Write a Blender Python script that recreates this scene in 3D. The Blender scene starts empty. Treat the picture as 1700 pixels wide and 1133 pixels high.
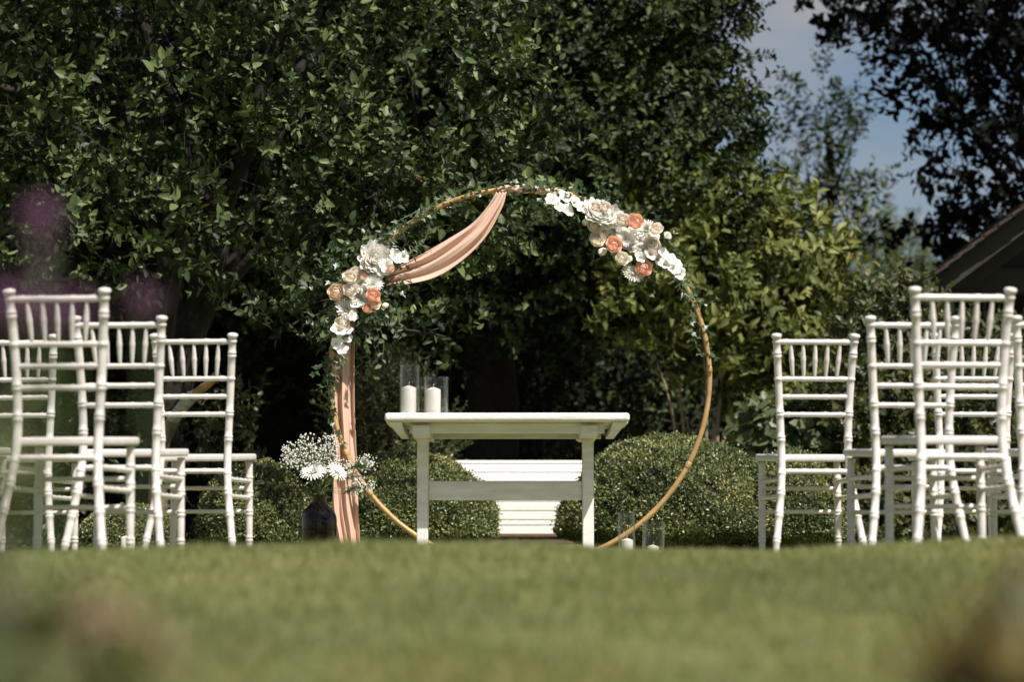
import bpy, math, random
import numpy as np
from mathutils import Vector, Matrix

# ------------------------------------------------------------------ camera, sky, sun, exposure
scene = bpy.context.scene
C = scene.collection
R = math.radians
LENS, FPX, HOR = 85.0, 85.0 / 36.0 * 1700, 955.5
PITCH = math.atan((HOR - 566.5) / FPX)
cam_d = bpy.data.cameras.new("camera"); cam = bpy.data.objects.new("camera", cam_d); C.objects.link(cam)
cam_d.lens = LENS; cam_d.sensor_width = 36.0; cam_d.clip_start = 0.05; cam_d.clip_end = 800
cam.location = (0, 0, 0); cam.rotation_euler = (math.pi / 2 + PITCH, 0, 0)
cam_d.dof.use_dof = True; cam_d.dof.focus_distance = 11.3; cam_d.dof.aperture_fstop = 2.4
cam_d.dof.aperture_blades = 9
scene.camera = cam

SUN_EL, SUN_AZ = R(54), R(38)          # azimuth measured from behind the camera towards the right
sdir = Vector((math.sin(SUN_AZ) * math.cos(SUN_EL), -math.cos(SUN_AZ) * math.cos(SUN_EL), math.sin(SUN_EL)))
world = bpy.data.worlds.new("World"); scene.world = world; world.use_nodes = True
nt = world.node_tree; nt.nodes.clear()
wo = nt.nodes.new("ShaderNodeOutputWorld"); bg = nt.nodes.new("ShaderNodeBackground")
sky = nt.nodes.new("ShaderNodeTexSky"); sky.sky_type = 'NISHITA'; sky.sun_disc = False
sky.sun_elevation = SUN_EL; sky.sun_rotation = math.atan2(sdir.x, sdir.y)
sky.air_density = 1.0; sky.dust_density = 1.5; sky.ozone_density = 0.8
tc = nt.nodes.new("ShaderNodeTexCoord"); mp = nt.nodes.new("ShaderNodeMapping"); mp.inputs['Scale'].default_value = (3.0, 3.0, 9.0)
cn = nt.nodes.new("ShaderNodeTexNoise"); cn.inputs['Scale'].default_value = 1.6; cn.inputs['Detail'].default_value = 7
cr = nt.nodes.new("ShaderNodeValToRGB"); cr.color_ramp.elements[0].position = 0.50; cr.color_ramp.elements[1].position = 0.74
mx = nt.nodes.new("ShaderNodeMix"); mx.data_type = 'RGBA'
mx.inputs['B'].default_value = (5.0, 4.85, 4.7, 1)
nt.links.new(tc.outputs['Generated'], mp.inputs['Vector']); nt.links.new(mp.outputs['Vector'], cn.inputs['Vector'])
nt.links.new(cn.outputs['Fac'], cr.inputs['Fac']); nt.links.new(cr.outputs['Color'], mx.inputs['Factor'])
nt.links.new(sky.outputs['Color'], mx.inputs['A']); nt.links.new(mx.outputs['Result'], bg.inputs['Color'])
bg.inputs['Strength'].default_value = 0.06
nt.links.new(bg.outputs['Background'], wo.inputs['Surface'])

sl = bpy.data.lights.new("sun", 'SUN'); so = bpy.data.objects.new("sun", sl); C.objects.link(so)
sl.energy = 5.0; sl.angle = R(0.53); sl.color = (1.0, 0.945, 0.86)
so.rotation_euler = sdir.to_track_quat('Z', 'Y').to_euler(); so.location = (5, -5, 9)

vs = scene.view_settings
vs.view_transform = 'Standard'; vs.look = 'None'; vs.exposure = 0.5; vs.gamma = 1.0; vs.use_curve_mapping = False
scene.cycles.use_denoising = True
scene.cycles.max_bounces = 8; scene.cycles.diffuse_bounces = 4; scene.cycles.transmission_bounces = 4; scene.cycles.transparent_max_bounces = 16
scene.cycles.caustics_reflective = False; scene.cycles.caustics_refractive = False

# ------------------------------------------------------------------ helpers
def at(x, y, d):
    """world point seen at photo pixel x, y at the distance d in front of the camera"""
    u = (x - 850.0) / FPX; v = (566.5 - y) / FPX
    f = math.cos(PITCH) - v * math.sin(PITCH); z = math.sin(PITCH) + v * math.cos(PITCH)
    return Vector((u * d / f, d, z * d / f))

GY = np.array([-400, -5, 0, 1.5, 3, 4.5, 5.6, 6.2, 6.8, 7.4, 8.0, 9.5, 10.3, 11.6, 13.0, 15.0, 17.0, 22, 45, 400.])
GZ = np.array([-.6, -.34, -.25, -.185, -.128, -.03, .048, .064, .045, .0, -.005, .02, .045, .06, .11, .18, .22, .26, .5, 3.0])
CX = np.array([-1.6, -1.31, -.85, -.39, 0, .62, .9, 1.24, 1.7]); CH = np.array([44, 45, 50, 60, 63, 52, 58, 68, 70.]) - 57
def ground(x, y):
    x = np.asarray(x, float); y = np.asarray(y, float)
    z = 0
    for o in (-.5, -.3, -.1, .1, .3, .5):
        z = z + np.interp(y + o * np.clip(np.abs(y) * .15, .2, 5), GY, GZ) / 6
    b = np.exp(-((y - 6.2) / 1.1) ** 2)
    z = z + np.interp(x, CX, CH) / 647 * b
    return z + .006 * np.sin(x * 2.3 + 1) * np.sin(y * 1.7) * np.clip(y / 3, 0, 1)
def gz(x, y): return float(ground(x, y))

def node(nt, t, **k):
    n = nt.nodes.new(t)
    for a, b in k.items(): setattr(n, a, b)
    return n

def mat(name, col, rough=0.5, var=0.12, scale=12.0, bump=0.0, bscale=60.0, metallic=0.0, sub=0.0, stretch=(1, 1, 1), spec=0.5, coords='Object'):
    m = bpy.data.materials.new(name); m.use_nodes = True; t = m.node_tree
    p = t.nodes['Principled BSDF']; p.inputs['Roughness'].default_value = rough; p.inputs['Metallic'].default_value = metallic
    p.inputs['Specular IOR Level'].default_value = spec
    c = node(t, 'ShaderNodeTexCoord'); mpn = node(t, 'ShaderNodeMapping'); mpn.inputs['Scale'].default_value = stretch
    t.links.new(c.outputs[coords], mpn.inputs['Vector'])
    n = node(t, 'ShaderNodeTexNoise'); n.inputs['Scale'].default_value = scale; n.inputs['Detail'].default_value = 6
    t.links.new(mpn.outputs['Vector'], n.inputs['Vector'])
    r = node(t, 'ShaderNodeValToRGB')
    r.color_ramp.elements[0].position = .3; r.color_ramp.elements[1].position = .72
    r.color_ramp.elements[0].color = tuple(x * (1 - var) for x in col) + (1,)
    r.color_ramp.elements[1].color = tuple(min(1, x * (1 + var)) for x in col) + (1,)
    t.links.new(n.outputs['Fac'], r.inputs['Fac']); t.links.new(r.outputs['Color'], p.inputs['Base Color'])
    if bump:
        n2 = node(t, 'ShaderNodeTexNoise'); n2.inputs['Scale'].default_value = bscale; n2.inputs['Detail'].default_value = 5
        t.links.new(mpn.outputs['Vector'], n2.inputs['Vector'])
        b = node(t, 'ShaderNodeBump'); b.inputs['Strength'].default_value = bump; b.inputs['Distance'].default_value = .01
        t.links.new(n2.outputs['Fac'], b.inputs['Height']); t.links.new(b.outputs['Normal'], p.inputs['Normal'])
    if sub:
        p.inputs['Subsurface Weight'].default_value = sub; p.inputs['Subsurface Radius'].default_value = (.02, .012, .008)
    return m

def leaf_mat(name, cols, trans=0.25, rough=0.45, tcol=None, spec=0.4):
    """cols: colours picked by the per-leaf attribute rnd"""
    m = bpy.data.materials.new(name); m.use_nodes = True; t = m.node_tree
    p = t.nodes['Principled BSDF']; o = t.nodes['Material Output']
    p.inputs['Roughness'].default_value = rough; p.inputs['Specular IOR Level'].default_value = spec
    a = node(t, 'ShaderNodeAttribute', attribute_name='rnd')
    r = node(t, 'ShaderNodeValToRGB'); el = r.color_ramp.elements
    while len(el) < len(cols): el.new(0.5)
    for i, (pos, c) in enumerate(cols):
        el[i].position = pos; el[i].color = tuple(c) + (1,)
    t.links.new(a.outputs['Fac'], r.inputs['Fac']); t.links.new(r.outputs['Color'], p.inputs['Base Color'])
    tr = node(t, 'ShaderNodeBsdfTranslucent')
    h = node(t, 'ShaderNodeMix', data_type='RGBA', blend_type='MULTIPLY'); h.inputs['Factor'].default_value = 1
    h.inputs['B'].default_value = tuple(tcol or (1.5, 1.6, .6)) + (1,)
    t.links.new(r.outputs['Color'], h.inputs['A']); t.links.new(h.outputs['Result'], tr.inputs['Color'])
    ms = node(t, 'ShaderNodeMixShader'); ms.inputs['Fac'].default_value = trans
    t.links.new(p.outputs['BSDF'], ms.inputs[1]); t.links.new(tr.outputs['BSDF'], ms.inputs[2])
    t.links.new(ms.outputs['Shader'], o.inputs['Surface'])
    return m

def tag(o, label=None, cat=None, group=None, kind=None):
    if label: o['label'] = label
    if cat: o['category'] = cat
    if group: o['group'] = group
    if kind: o['kind'] = kind
    return o

def empty(name, loc=(0, 0, 0), rz=0, **k):
    o = bpy.data.objects.new(name, None); C.objects.link(o); o.location = loc; o.rotation_euler = (0, 0, rz)
    o.empty_display_size = .1
    return tag(o, **k)

def obj(name, me, m, parent=None, loc=None, **k):
    o = bpy.data.objects.new(name, me); C.objects.link(o)
    if m is not None and not me.materials: me.materials.append(m)
    if parent is not None: o.parent = parent
    if loc is not None: o.location = loc
    return tag(o, **k)

def tri_mesh(name, V, F, rnd=None, smooth=True):
    """mesh from numpy arrays: V (n,3), F (k,3)"""
    me = bpy.data.meshes.new(name); V = np.asarray(V, np.float32); F = np.asarray(F, np.int32)
    me.vertices.add(len(V)); me.vertices.foreach_set('co', V.ravel())
    me.loops.add(F.size); me.loops.foreach_set('vertex_index', F.ravel())
    me.polygons.add(len(F)); me.polygons.foreach_set('loop_start', np.arange(0, F.size, 3, dtype=np.int32))
    me.polygons.foreach_set('use_smooth', np.full(len(F), smooth, bool))
    if rnd is not None:
        a = me.attributes.new('rnd', 'FLOAT', 'POINT'); a.data.foreach_set('value', np.asarray(rnd, np.float32))
    me.update(calc_edges=True)
    return me

class MB:
    """collects polygons for one mesh"""
    def __init__(s): s.v = []; s.f = []
    def add(s, verts, faces):
        b = len(s.v); s.v += [tuple(p) for p in verts]; s.f += [tuple(i + b for i in f) for f in faces]
    def box(s, lo, hi, M=None):
        x0, y0, z0 = lo; x1, y1, z1 = hi
        P = [Vector(p) for p in ((x0, y0, z0), (x1, y0, z0), (x1, y1, z0), (x0, y1, z0), (x0, y0, z1), (x1, y0, z1), (x1, y1, z1), (x0, y1, z1))]
        if M: P = [M @ p for p in P]
        s.add(P, [(0, 3, 2, 1), (4, 5, 6, 7), (0, 1, 5, 4), (1, 2, 6, 5), (2, 3, 7, 6), (3, 0, 4, 7)])
    def prism(s, pts, y0, y1):
        """outline in x,z extruded along y"""
        n = len(pts); P = [(x, y0, z) for x, z in pts] + [(x, y1, z) for x, z in pts]
        s.add(P, [tuple(range(n)), tuple(range(2 * n - 1, n - 1, -1))] + [(i, i + n, (i + 1) % n + n, (i + 1) % n) for i in range(n)])
    def tube(s, pts, rad, n=10, cap=True):
        pts = [Vector(p) for p in pts]; k = len(pts)
        if not hasattr(rad, '__len__'): rad = [rad] * k
        rings = []; u = None
        for i, p in enumerate(pts):
            t = (pts[min(i + 1, k - 1)] - pts[max(i - 1, 0)]).normalized()
            if u is None: u = t.orthogonal().normalized()
            else: u = (u - t * u.dot(t)).normalized()
            w = t.cross(u)
            rings.append([p + (u * math.cos(a) + w * math.sin(a)) * rad[i] for a in (2 * math.pi * j / n for j in range(n))])
        F = []
        for i in range(k - 1):
            for j in range(n):
                F.append((i * n + j, i * n + (j + 1) % n, (i + 1) * n + (j + 1) % n, (i + 1) * n + j))
        if cap: F += [tuple(range(n - 1, -1, -1)), tuple(range((k - 1) * n, k * n))]
        s.add([p for r in rings for p in r], F)
    def lathe(s, prof, n=24, c=(0, 0, 0), closed=False):
        """profile of (r, z) about the z axis"""
        k = len(prof); P = []; F = []
        for r, z in prof:
            P += [(c[0] + r * math.cos(2 * math.pi * j / n), c[1] + r * math.sin(2 * math.pi * j / n), c[2] + z) for j in range(n)]
        for i in range(k if closed else k - 1):
            q = (i + 1) % k
            for j in range(n):
                F.append((i * n + j, i * n + (j + 1) % n, q * n + (j + 1) % n, q * n + j))
        s.add(P, F)
    def grid(s, fn, nu, nv):
        P = [fn(i / nu, j / nv) for i in range(nu + 1) for j in range(nv + 1)]
        s.add(P, [(i * (nv + 1) + j, (i + 1) * (nv + 1) + j, (i + 1) * (nv + 1) + j + 1, i * (nv + 1) + j + 1) for i in range(nu) for j in range(nv)])
    def build(s, name, m, parent=None, loc=None, smooth=False, bevel=0, seg=2, **k):
        me = bpy.data.meshes.new(name); me.from_pydata([tuple(p) for p in s.v], [], s.f); me.update()
        if smooth: me.polygons.foreach_set('use_smooth', [True] * len(me.polygons))
        o = obj(name, me, m, parent, loc, **k)
        if bevel:
            b = o.modifiers.new('bevel', 'BEVEL'); b.width = bevel; b.segments = seg; b.limit_method = 'ANGLE'; b.angle_limit = R(35)
            me.polygons.foreach_set('use_smooth', [True] * len(me.polygons))
            w = o.modifiers.new('wn', 'WEIGHTED_NORMAL'); w.keep_sharp = True
        return o

def copy_tree(o, parent=None):
    c = o.copy(); C.objects.link(c); c.parent = parent
    for ch in list(o.children): copy_tree(ch, c)
    return c

def curve_pts(ctrl, n=10):
    """Catmull-Rom through control points"""
    P = [Vector(p) for p in ctrl]; P = [P[0] * 2 - P[1]] + P + [P[-1] * 2 - P[-2]]; out = []
    for i in range(1, len(P) - 2):
        for j in range(n):
            t = j / n
            out.append(.5 * ((2 * P[i]) + (P[i + 1] - P[i - 1]) * t + (2 * P[i - 1] - 5 * P[i] + 4 * P[i + 1] - P[i + 2]) * t * t + (3 * P[i] - P[i - 1] - 3 * P[i + 1] + P[i + 2]) * t ** 3))
    out.append(P[-2]); return out

# ------------------------------------------------------------------ materials
M_white = mat('white_paint', (.665, .625, .60), .30, .09, 14, .06, 90)
_t = M_white.node_tree; _p = _t.nodes['Principled BSDF']; _l = _p.inputs['Base Color'].links[0].from_socket
_oi = node(_t, 'ShaderNodeObjectInfo'); _mr = node(_t, 'ShaderNodeMapRange'); _mr.inputs['To Min'].default_value = .93; _mr.inputs['To Max'].default_value = 1.04
_hs = node(_t, 'ShaderNodeHueSaturation'); _t.links.new(_oi.outputs['Random'], _mr.inputs['Value']); _t.links.new(_mr.outputs['Result'], _hs.inputs['Value']); _t.links.new(_l, _hs.inputs['Color']); _t.links.new(_hs.outputs['Color'], _p.inputs['Base Color'])
M_table = mat('old_white_paint', (.78, .745, .71), .5, .13, 7, .25, 55, stretch=(1, 6, 6))
M_bench = mat('white_bench_paint', (.80, .785, .76), .5, .04, 5, .1, 60)
M_brown = mat('red_brown_wood', (.16, .08, .05), .7, .2, 20)
M_gold = mat('gold_painted_metal', (.44, .275, .115), .52, .2, 22, .1, 80, metallic=.2)
M_blush = None
M_wax = mat('candle_wax', (.76, .72, .66), .5, .02, 20, sub=.2)
M_wick = mat('wick', (.5, .45, .4), .9)
M_bark = mat('bark', (.16, .12, .085), .9, .4, 18, .6, 40, stretch=(3, 3, .6))
M_bark_pale = mat('pale_bark', (.30, .24, .17), .9, .45, 14, .6, 40, stretch=(3, 3, .8))
M_bark_dark = mat('dark_bark', (.020, .017, .013), .95, .4, 18, .5, 40)
M_stem = mat('green_stem', (.10, .15, .05), .6, .2, 30)
M_core = mat('inner_shade', (.022, .022, .014), .95, .4, 40)  # solid cores, coloured dark to stand for the shade between leaves
M_soil = mat('soil', (.06, .045, .03), .95, .4, 12, .6, 40)

def glass_mat(name, tint, rough=.05, edge=.022):
    m = bpy.data.materials.new(name); m.use_nodes = True; t = m.node_tree; t.nodes.clear()
    o = node(t, 'ShaderNodeOutputMaterial'); tr = node(t, 'ShaderNodeBsdfTransparent'); g = node(t, 'ShaderNodeBsdfGlossy')
    g.inputs['Roughness'].default_value = rough
    n = node(t, 'ShaderNodeTexNoise'); n.inputs['Scale'].default_value = 25
    r = node(t, 'ShaderNodeValToRGB'); r.color_ramp.elements[0].color = tuple(x * .985 for x in tint) + (1,); r.color_ramp.elements[1].color = tuple(tint) + (1,)
    t.links.new(n.outputs['Fac'], r.inputs['Fac']); t.links.new(r.outputs['Color'], tr.inputs['Color'])
    f = node(t, 'ShaderNodeLayerWeight'); f.inputs['Blend'].default_value = .5
    pw = node(t, 'ShaderNodeMath', operation='POWER'); pw.inputs[1].default_value = 2.4; t.links.new(f.outputs['Facing'], pw.inputs[0])
    ma = node(t, 'ShaderNodeMath', operation='MULTIPLY_ADD'); ma.inputs[1].default_value = .75; ma.inputs[2].default_value = edge; t.links.new(pw.outputs[0], ma.inputs[0])
    ms = node(t, 'ShaderNodeMixShader')
    t.links.new(ma.outputs[0], ms.inputs['Fac']); t.links.new(tr.outputs['BSDF'], ms.inputs[1]); t.links.new(g.outputs['BSDF'], ms.inputs[2])
    t.links.new(ms.outputs['Shader'], o.inputs['Surface'])
    return m
M_glass = glass_mat('clear_glass', (.985, .99, .985))
M_darkglass = glass_mat('smoky_glass', (.46, .38, .32), .03, .03)

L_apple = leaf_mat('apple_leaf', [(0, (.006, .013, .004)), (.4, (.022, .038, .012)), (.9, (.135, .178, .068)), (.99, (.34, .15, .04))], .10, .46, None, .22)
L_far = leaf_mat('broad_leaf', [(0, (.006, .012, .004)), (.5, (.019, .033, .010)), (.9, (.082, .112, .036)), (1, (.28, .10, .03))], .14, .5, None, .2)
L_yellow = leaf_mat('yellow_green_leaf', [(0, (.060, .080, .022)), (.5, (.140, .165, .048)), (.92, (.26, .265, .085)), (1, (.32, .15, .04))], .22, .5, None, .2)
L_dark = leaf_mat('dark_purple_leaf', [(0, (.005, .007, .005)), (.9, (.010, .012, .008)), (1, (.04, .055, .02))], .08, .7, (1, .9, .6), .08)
L_box = leaf_mat('box_leaf', [(0, (.042, .062, .022)), (.45, (.115, .142, .055)), (.8, (.21, .23, .095)), (1, (.30, .26, .09))], .12, .32)
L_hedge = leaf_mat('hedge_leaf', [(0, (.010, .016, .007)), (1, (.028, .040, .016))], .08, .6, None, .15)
L_ivy = leaf_mat('ivy_leaf', [(0, (.022, .042, .018)), (.6, (.050, .085, .038)), (1, (.12, .16, .08))], .15, .34)
L_grass = leaf_mat('grass_blade', [(0, (.160, .178, .068)), (.6, (.225, .232, .095)), (1, (.31, .295, .135))], .35, .5)
L_border = leaf_mat('border_leaf', [(0, (.030, .045, .018)), (.6, (.07, .085, .03)), (.9, (.12, .12, .05)), (1, (.22, .14, .06))], .2, .45)

M_blush = leaf_mat('blush_chiffon', [(0, (.78, .555, .44)), (1, (.82, .60, .49))], .22, .8, (1.05, .9, .8), .15)

# ------------------------------------------------------------------ the ground
def build_lawn():
    ys = np.concatenate([np.linspace(-6, 2, 9), np.arange(2.2, 24, .1), np.linspace(24.5, 60, 40), np.linspace(70, 380, 12)])
    xs = np.concatenate([np.linspace(-300, -12, 10), np.arange(-10, 10.01, .2), np.linspace(12, 300, 10)])
    X, Y = np.meshgrid(xs, ys); Z = ground(X, Y)
    V = np.stack([X, Y, Z], -1).reshape(-1, 3); nx = len(xs); F = []
    i = np.arange(len(ys) - 1)[:, None] * nx + np.arange(nx - 1)[None]; i = i.ravel()
    F = np.concatenate([np.stack([i, i + 1, i + nx + 1], 1), np.stack([i, i + nx + 1, i + nx], 1)])
    m = mat('lawn_turf', (.17, .18, .075), .85, .28, 2.2, .5, 60)
    o = obj('lawn', tri_mesh('lawn', V, F), m, kind='structure')
    # grass blades in the part of the lawn the picture shows
    rng = np.random.default_rng(3); n = 210000
    y = 2.3 + (9.4 - 2.3) * rng.random(n) ** .9
    x = (rng.random(n) * 2 - 1) * (y * .235 + .15)
    h = (.012 + .016 * rng.random(n)) * (1 + .35 * np.sin(x * 3.1 + 1.3 * np.sin(y * 2.1)) * np.cos(y * 2.7) + .3 * np.sin(x * 11 + 2 * np.sin(y * 7)) * np.sin(y * 9 + x * 4))
    a = rng.random(n) * 2 * np.pi; w = .0016 + .0014 * rng.random(n)
    lean = rng.normal(0, .45, (n, 2)) * h[:, None]
    z = ground(x, y)
    b = np.stack([x, y, z - .003], 1); s = np.stack([np.cos(a) * w, np.sin(a) * w, 0 * a], 1)
    tip = np.stack([x + lean[:, 0], y + lean[:, 1], z + h], 1)
    V = np.stack([b - s, b + s, tip], 1).reshape(-1, 3); F = np.arange(3 * n).reshape(-1, 3)
    obj('grass', tri_mesh('grass', V, F, np.repeat(np.clip(rng.normal(.45, .25, n) + .22 * np.sin(x * 1.9) * np.sin(y * 2.3 + x) + .2 * np.sin(x * 5.3 + 2 * np.sin(y * 3.7)) * np.sin(y * 6.1 + 1.7 * np.sin(x * 2.9)), 0, 1), 3)), L_grass,
        label='short mown green grass of the lawn', kind='stuff')
    # planted earth under the trees and shrubs
    ys = np.arange(16.0, 26, .3); xs = np.arange(-9, 9, .3)
    X, Y = np.meshgrid(xs, ys); e = Y + .25 * np.sin(X * 1.7) + .12 * np.sin(X * 5.1)
    Z = ground(X, Y) + np.clip((e - 16.5) * .05, -.05, .035)
    V = np.stack([X, Y, Z], -1).reshape(-1, 3); nx = len(xs)
    i = (np.arange(len(ys) - 1)[:, None] * nx + np.arange(nx - 1)[None]).ravel()
    F = np.concatenate([np.stack([i, i + 1, i + nx + 1], 1), np.stack([i, i + nx + 1, i + nx], 1)])
    obj('planting_bed_ground', tri_mesh('planting_bed_ground', V, F), M_soil, kind='structure')
build_lawn()

# ------------------------------------------------------------------ leaves, twigs and crowns
def leaf_template(l, w, fold=.25, droop=.25, fine=True):
    """leaf along +x, face up (+z)"""
    if not fine:
        V = np.array([(0, 0, 0), (.5 * l, w / 2, fold * w * .5), (.5 * l, -w / 2, fold * w * .5), (l, 0, -droop * l)])
        return V, np.array([(0, 2, 3), (0, 3, 1)])
    def mid(t): return (t * l, 0, -droop * l * t * t)
    def side(t, k, s): m = mid(t); return (m[0], s * k * w / 2, m[2] + fold * w * .5 * k)
    V = np.array([mid(0), mid(.35), mid(.72), mid(1), side(.3, 1, 1), side(.68, .78, 1), side(.3, 1, -1), side(.68, .78, -1)])
    F = np.array([(0, 1, 4), (1, 5, 4), (1, 2, 5), (2, 3, 5), (0, 6, 1), (1, 6, 7), (1, 7, 2), (2, 7, 3)])
    return V, F

def leaf_variants(l, w, fold=.25, droop=.25, k=6, seed=1):
    """stack of differently curled and twisted leaves with the same faces"""
    rng = np.random.default_rng(seed); out = []
    for i in range(k):
        V, F = leaf_template(l, w * rng.uniform(.8, 1.15), fold * rng.uniform(.3, 1.9), droop * rng.uniform(-.5, 2.0))
        a = rng.normal(0, .5) * V[:, 0] / l; y, z = V[:, 1].copy(), V[:, 2].copy()
        V[:, 1] = y * np.cos(a) - z * np.sin(a) + rng.normal(0, .10) * l * (V[:, 0] / l) ** 2; V[:, 2] = y * np.sin(a) + z * np.cos(a); out.append(V)
    return np.stack(out), F

def rot_from(xd, zd):
    """rows of rotation matrices: x axis along xd, z axis near zd (arrays k,3)"""
    x = xd / np.linalg.norm(xd, axis=1, keepdims=True)
    y = np.cross(zd, x); y /= np.maximum(np.linalg.norm(y, axis=1, keepdims=True), 1e-6)
    z = np.cross(x, y)
    return np.stack([x, y, z], 2)

def instance(V, F, Rm, T, S):
    k = len(T)
    if V.ndim == 3: P = np.einsum('kij,knj->kni', Rm, V[np.random.default_rng(k).integers(0, len(V), k)]); V = V[0]
    else: P = np.einsum('kij,nj->kni', Rm, V)
    P = P * np.asarray(S).reshape(-1, 1, 1) + T[:, None]
    FF = F[None] + (np.arange(k) * len(V))[:, None, None]
    return P.reshape(-1, 3), FF.reshape(-1, 3)

def twig_template(rng, length, nleaf, leaf, l_sd=.22, elev=.45, start=.12):
    """leaves spiralling up a stem along +z; returns leaf verts, faces, per-leaf index, stem verts, faces"""
    t = start + (1 - start) * (np.arange(nleaf) + rng.random(nleaf) * .5) / nleaf
    bend = rng.normal(0, .12, 2)
    pos = np.stack([bend[0] * t * t, bend[1] * t * t, t], 1) * length
    a = np.arange(nleaf) * 2.4 + rng.normal(0, .4, nleaf)
    e = elev + .5 * t ** 3 + rng.normal(0, .25, nleaf)
    xd = np.stack([np.cos(a) * np.cos(e), np.sin(a) * np.cos(e), np.sin(e)], 1)
    zd = np.tile([0, 0, 1.], (nleaf, 1)) + rng.normal(0, .35, (nleaf, 3))
    S = np.clip(rng.normal(1, l_sd, nleaf), .5, 1.25) * (1 - .35 * t ** 3)
    V, F = instance(leaf[0], leaf[1], rot_from(xd, zd), pos, S)
    r = .0028; sv = []; sf = []
    st = np.linspace(0, 1, 4)
    for i, q in enumerate(st):
        for j in range(3):
            b = 2 * math.pi * j / 3
            sv.append((bend[0] * q * q * length + math.cos(b) * r * (1.2 - q), bend[1] * q * q * length + math.sin(b) * r * (1.2 - q), q * length))
    for i in range(3):
        for j in range(3):
            k = (j + 1) % 3; sf += [(i * 3 + j, i * 3 + k, i * 3 + 3 + k), (i * 3 + j, i * 3 + 3 + k, i * 3 + 3 + j)]
    return V, F, leaf[0].shape[-2], np.array(sv), np.array(sf)

def crown_mesh(name, lobes, n, leaf, rng, tl=.32, nleaf=11, up=.5, inner=.55, back=.4, keep=None, elev=.45, flat=1.0, lobew=2.0, clump=None):
    """leafy twigs spread through the union of the lobes (centre, radius); returns leaf mesh and twig mesh"""
    temps = [twig_template(rng, tl * s, nleaf, leaf, elev=elev) for s in (.8, .95, 1.1, 1.25, 1.0)]
    cs = np.array([tuple(c) for c, r in lobes]); rs = np.array([r for c, r in lobes])
    w = rs ** lobew; w /= w.sum()
    li = rng.choice(len(lobes), n, p=w)
    d = rng.normal(0, 1, (n, 3)); d[:, 2] *= flat; d /= np.linalg.norm(d, axis=1, keepdims=True)
    if clump:
        # gather the twigs into boughs so that dark gaps stay between them
        k = clump; ci = rng.integers(0, k, n); cd = rng.normal(0, 1, (k, 3)); cd /= np.linalg.norm(cd, axis=1, keepdims=True)
        m = rng.random(n) < .86; d[m] = cd[(ci + li * 7)[m] % k] + rng.normal(0, .15, (m.sum(), 3)); d /= np.linalg.norm(d, axis=1, keepdims=True)
    k = (d[:, 1] < .25) | (rng.random(n) < back); li, d = li[k], d[k]
    rad = inner + (1.04 - inner) * rng.random(len(d)) ** .6
    P = cs[li] + d * (rs[li] * rad)[:, None]
    if keep is not None:
        k = keep(P); P, d, li = P[k], d[k], li[k]
    ax = d * .75 + np.array([0, 0, up]) + rng.normal(0, .3, d.shape)
    ax /= np.linalg.norm(ax, axis=1, keepdims=True)
    ref = rng.normal(0, 1, d.shape); Rm = rot_from(np.cross(ax, ref), ax)
    # columns of Rm: x, y, z ; force z = ax
    Rm[:, :, 2] = ax; Rm[:, :, 1] = np.cross(ax, Rm[:, :, 0])
    S = .68 + .44 * rng.random(len(P)); ti = rng.integers(0, len(temps), len(P))
    LV, LF, LR, SV, SF = [], [], [], [], []; nb = sb = 0
    for q, (V, F, nl, sv, sf) in enumerate(temps):
        k = ti == q
        if not k.any(): continue
        A, B = instance(V, F, Rm[k], P[k], S[k]); LV.append(A); LF.append(B + nb); nb += len(A)
        base = rng.normal(.5, .2, k.sum())
        r = np.clip(base[:, None] + rng.normal(0, .16, (k.sum(), len(V) // nl)), 0, .9)
        r[rng.random(r.shape) < .0002] = 1.0
        LR.append(np.repeat(r.ravel(), nl))
        A, B = instance(sv, sf, Rm[k], P[k], S[k]); SV.append(A); SF.append(B + sb); sb += len(A)
    return tri_mesh(name, np.concatenate(LV), np.concatenate(LF), np.concatenate(LR)), tri_mesh('twigs', np.concatenate(SV), np.concatenate(SF))

def limb(mb, a, b, r0, r1, rng, wob=.06, n=7, seg=6):
    a, b = Vector(a), Vector(b); L = (b - a).length; pts = []
    o1 = Vector(rng.normal(0, wob, 3)) * L
    for i in range(seg + 1):
        t = i / seg; pts.append(a.lerp(b, t) + o1 * math.sin(math.pi * t) + Vector(rng.normal(0, wob * .15, 3)) * L * (0 < i < seg))
    mb.tube(pts, [r0 + (r1 - r0) * (i / seg) for i in range(seg + 1)], n)
    return pts

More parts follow.
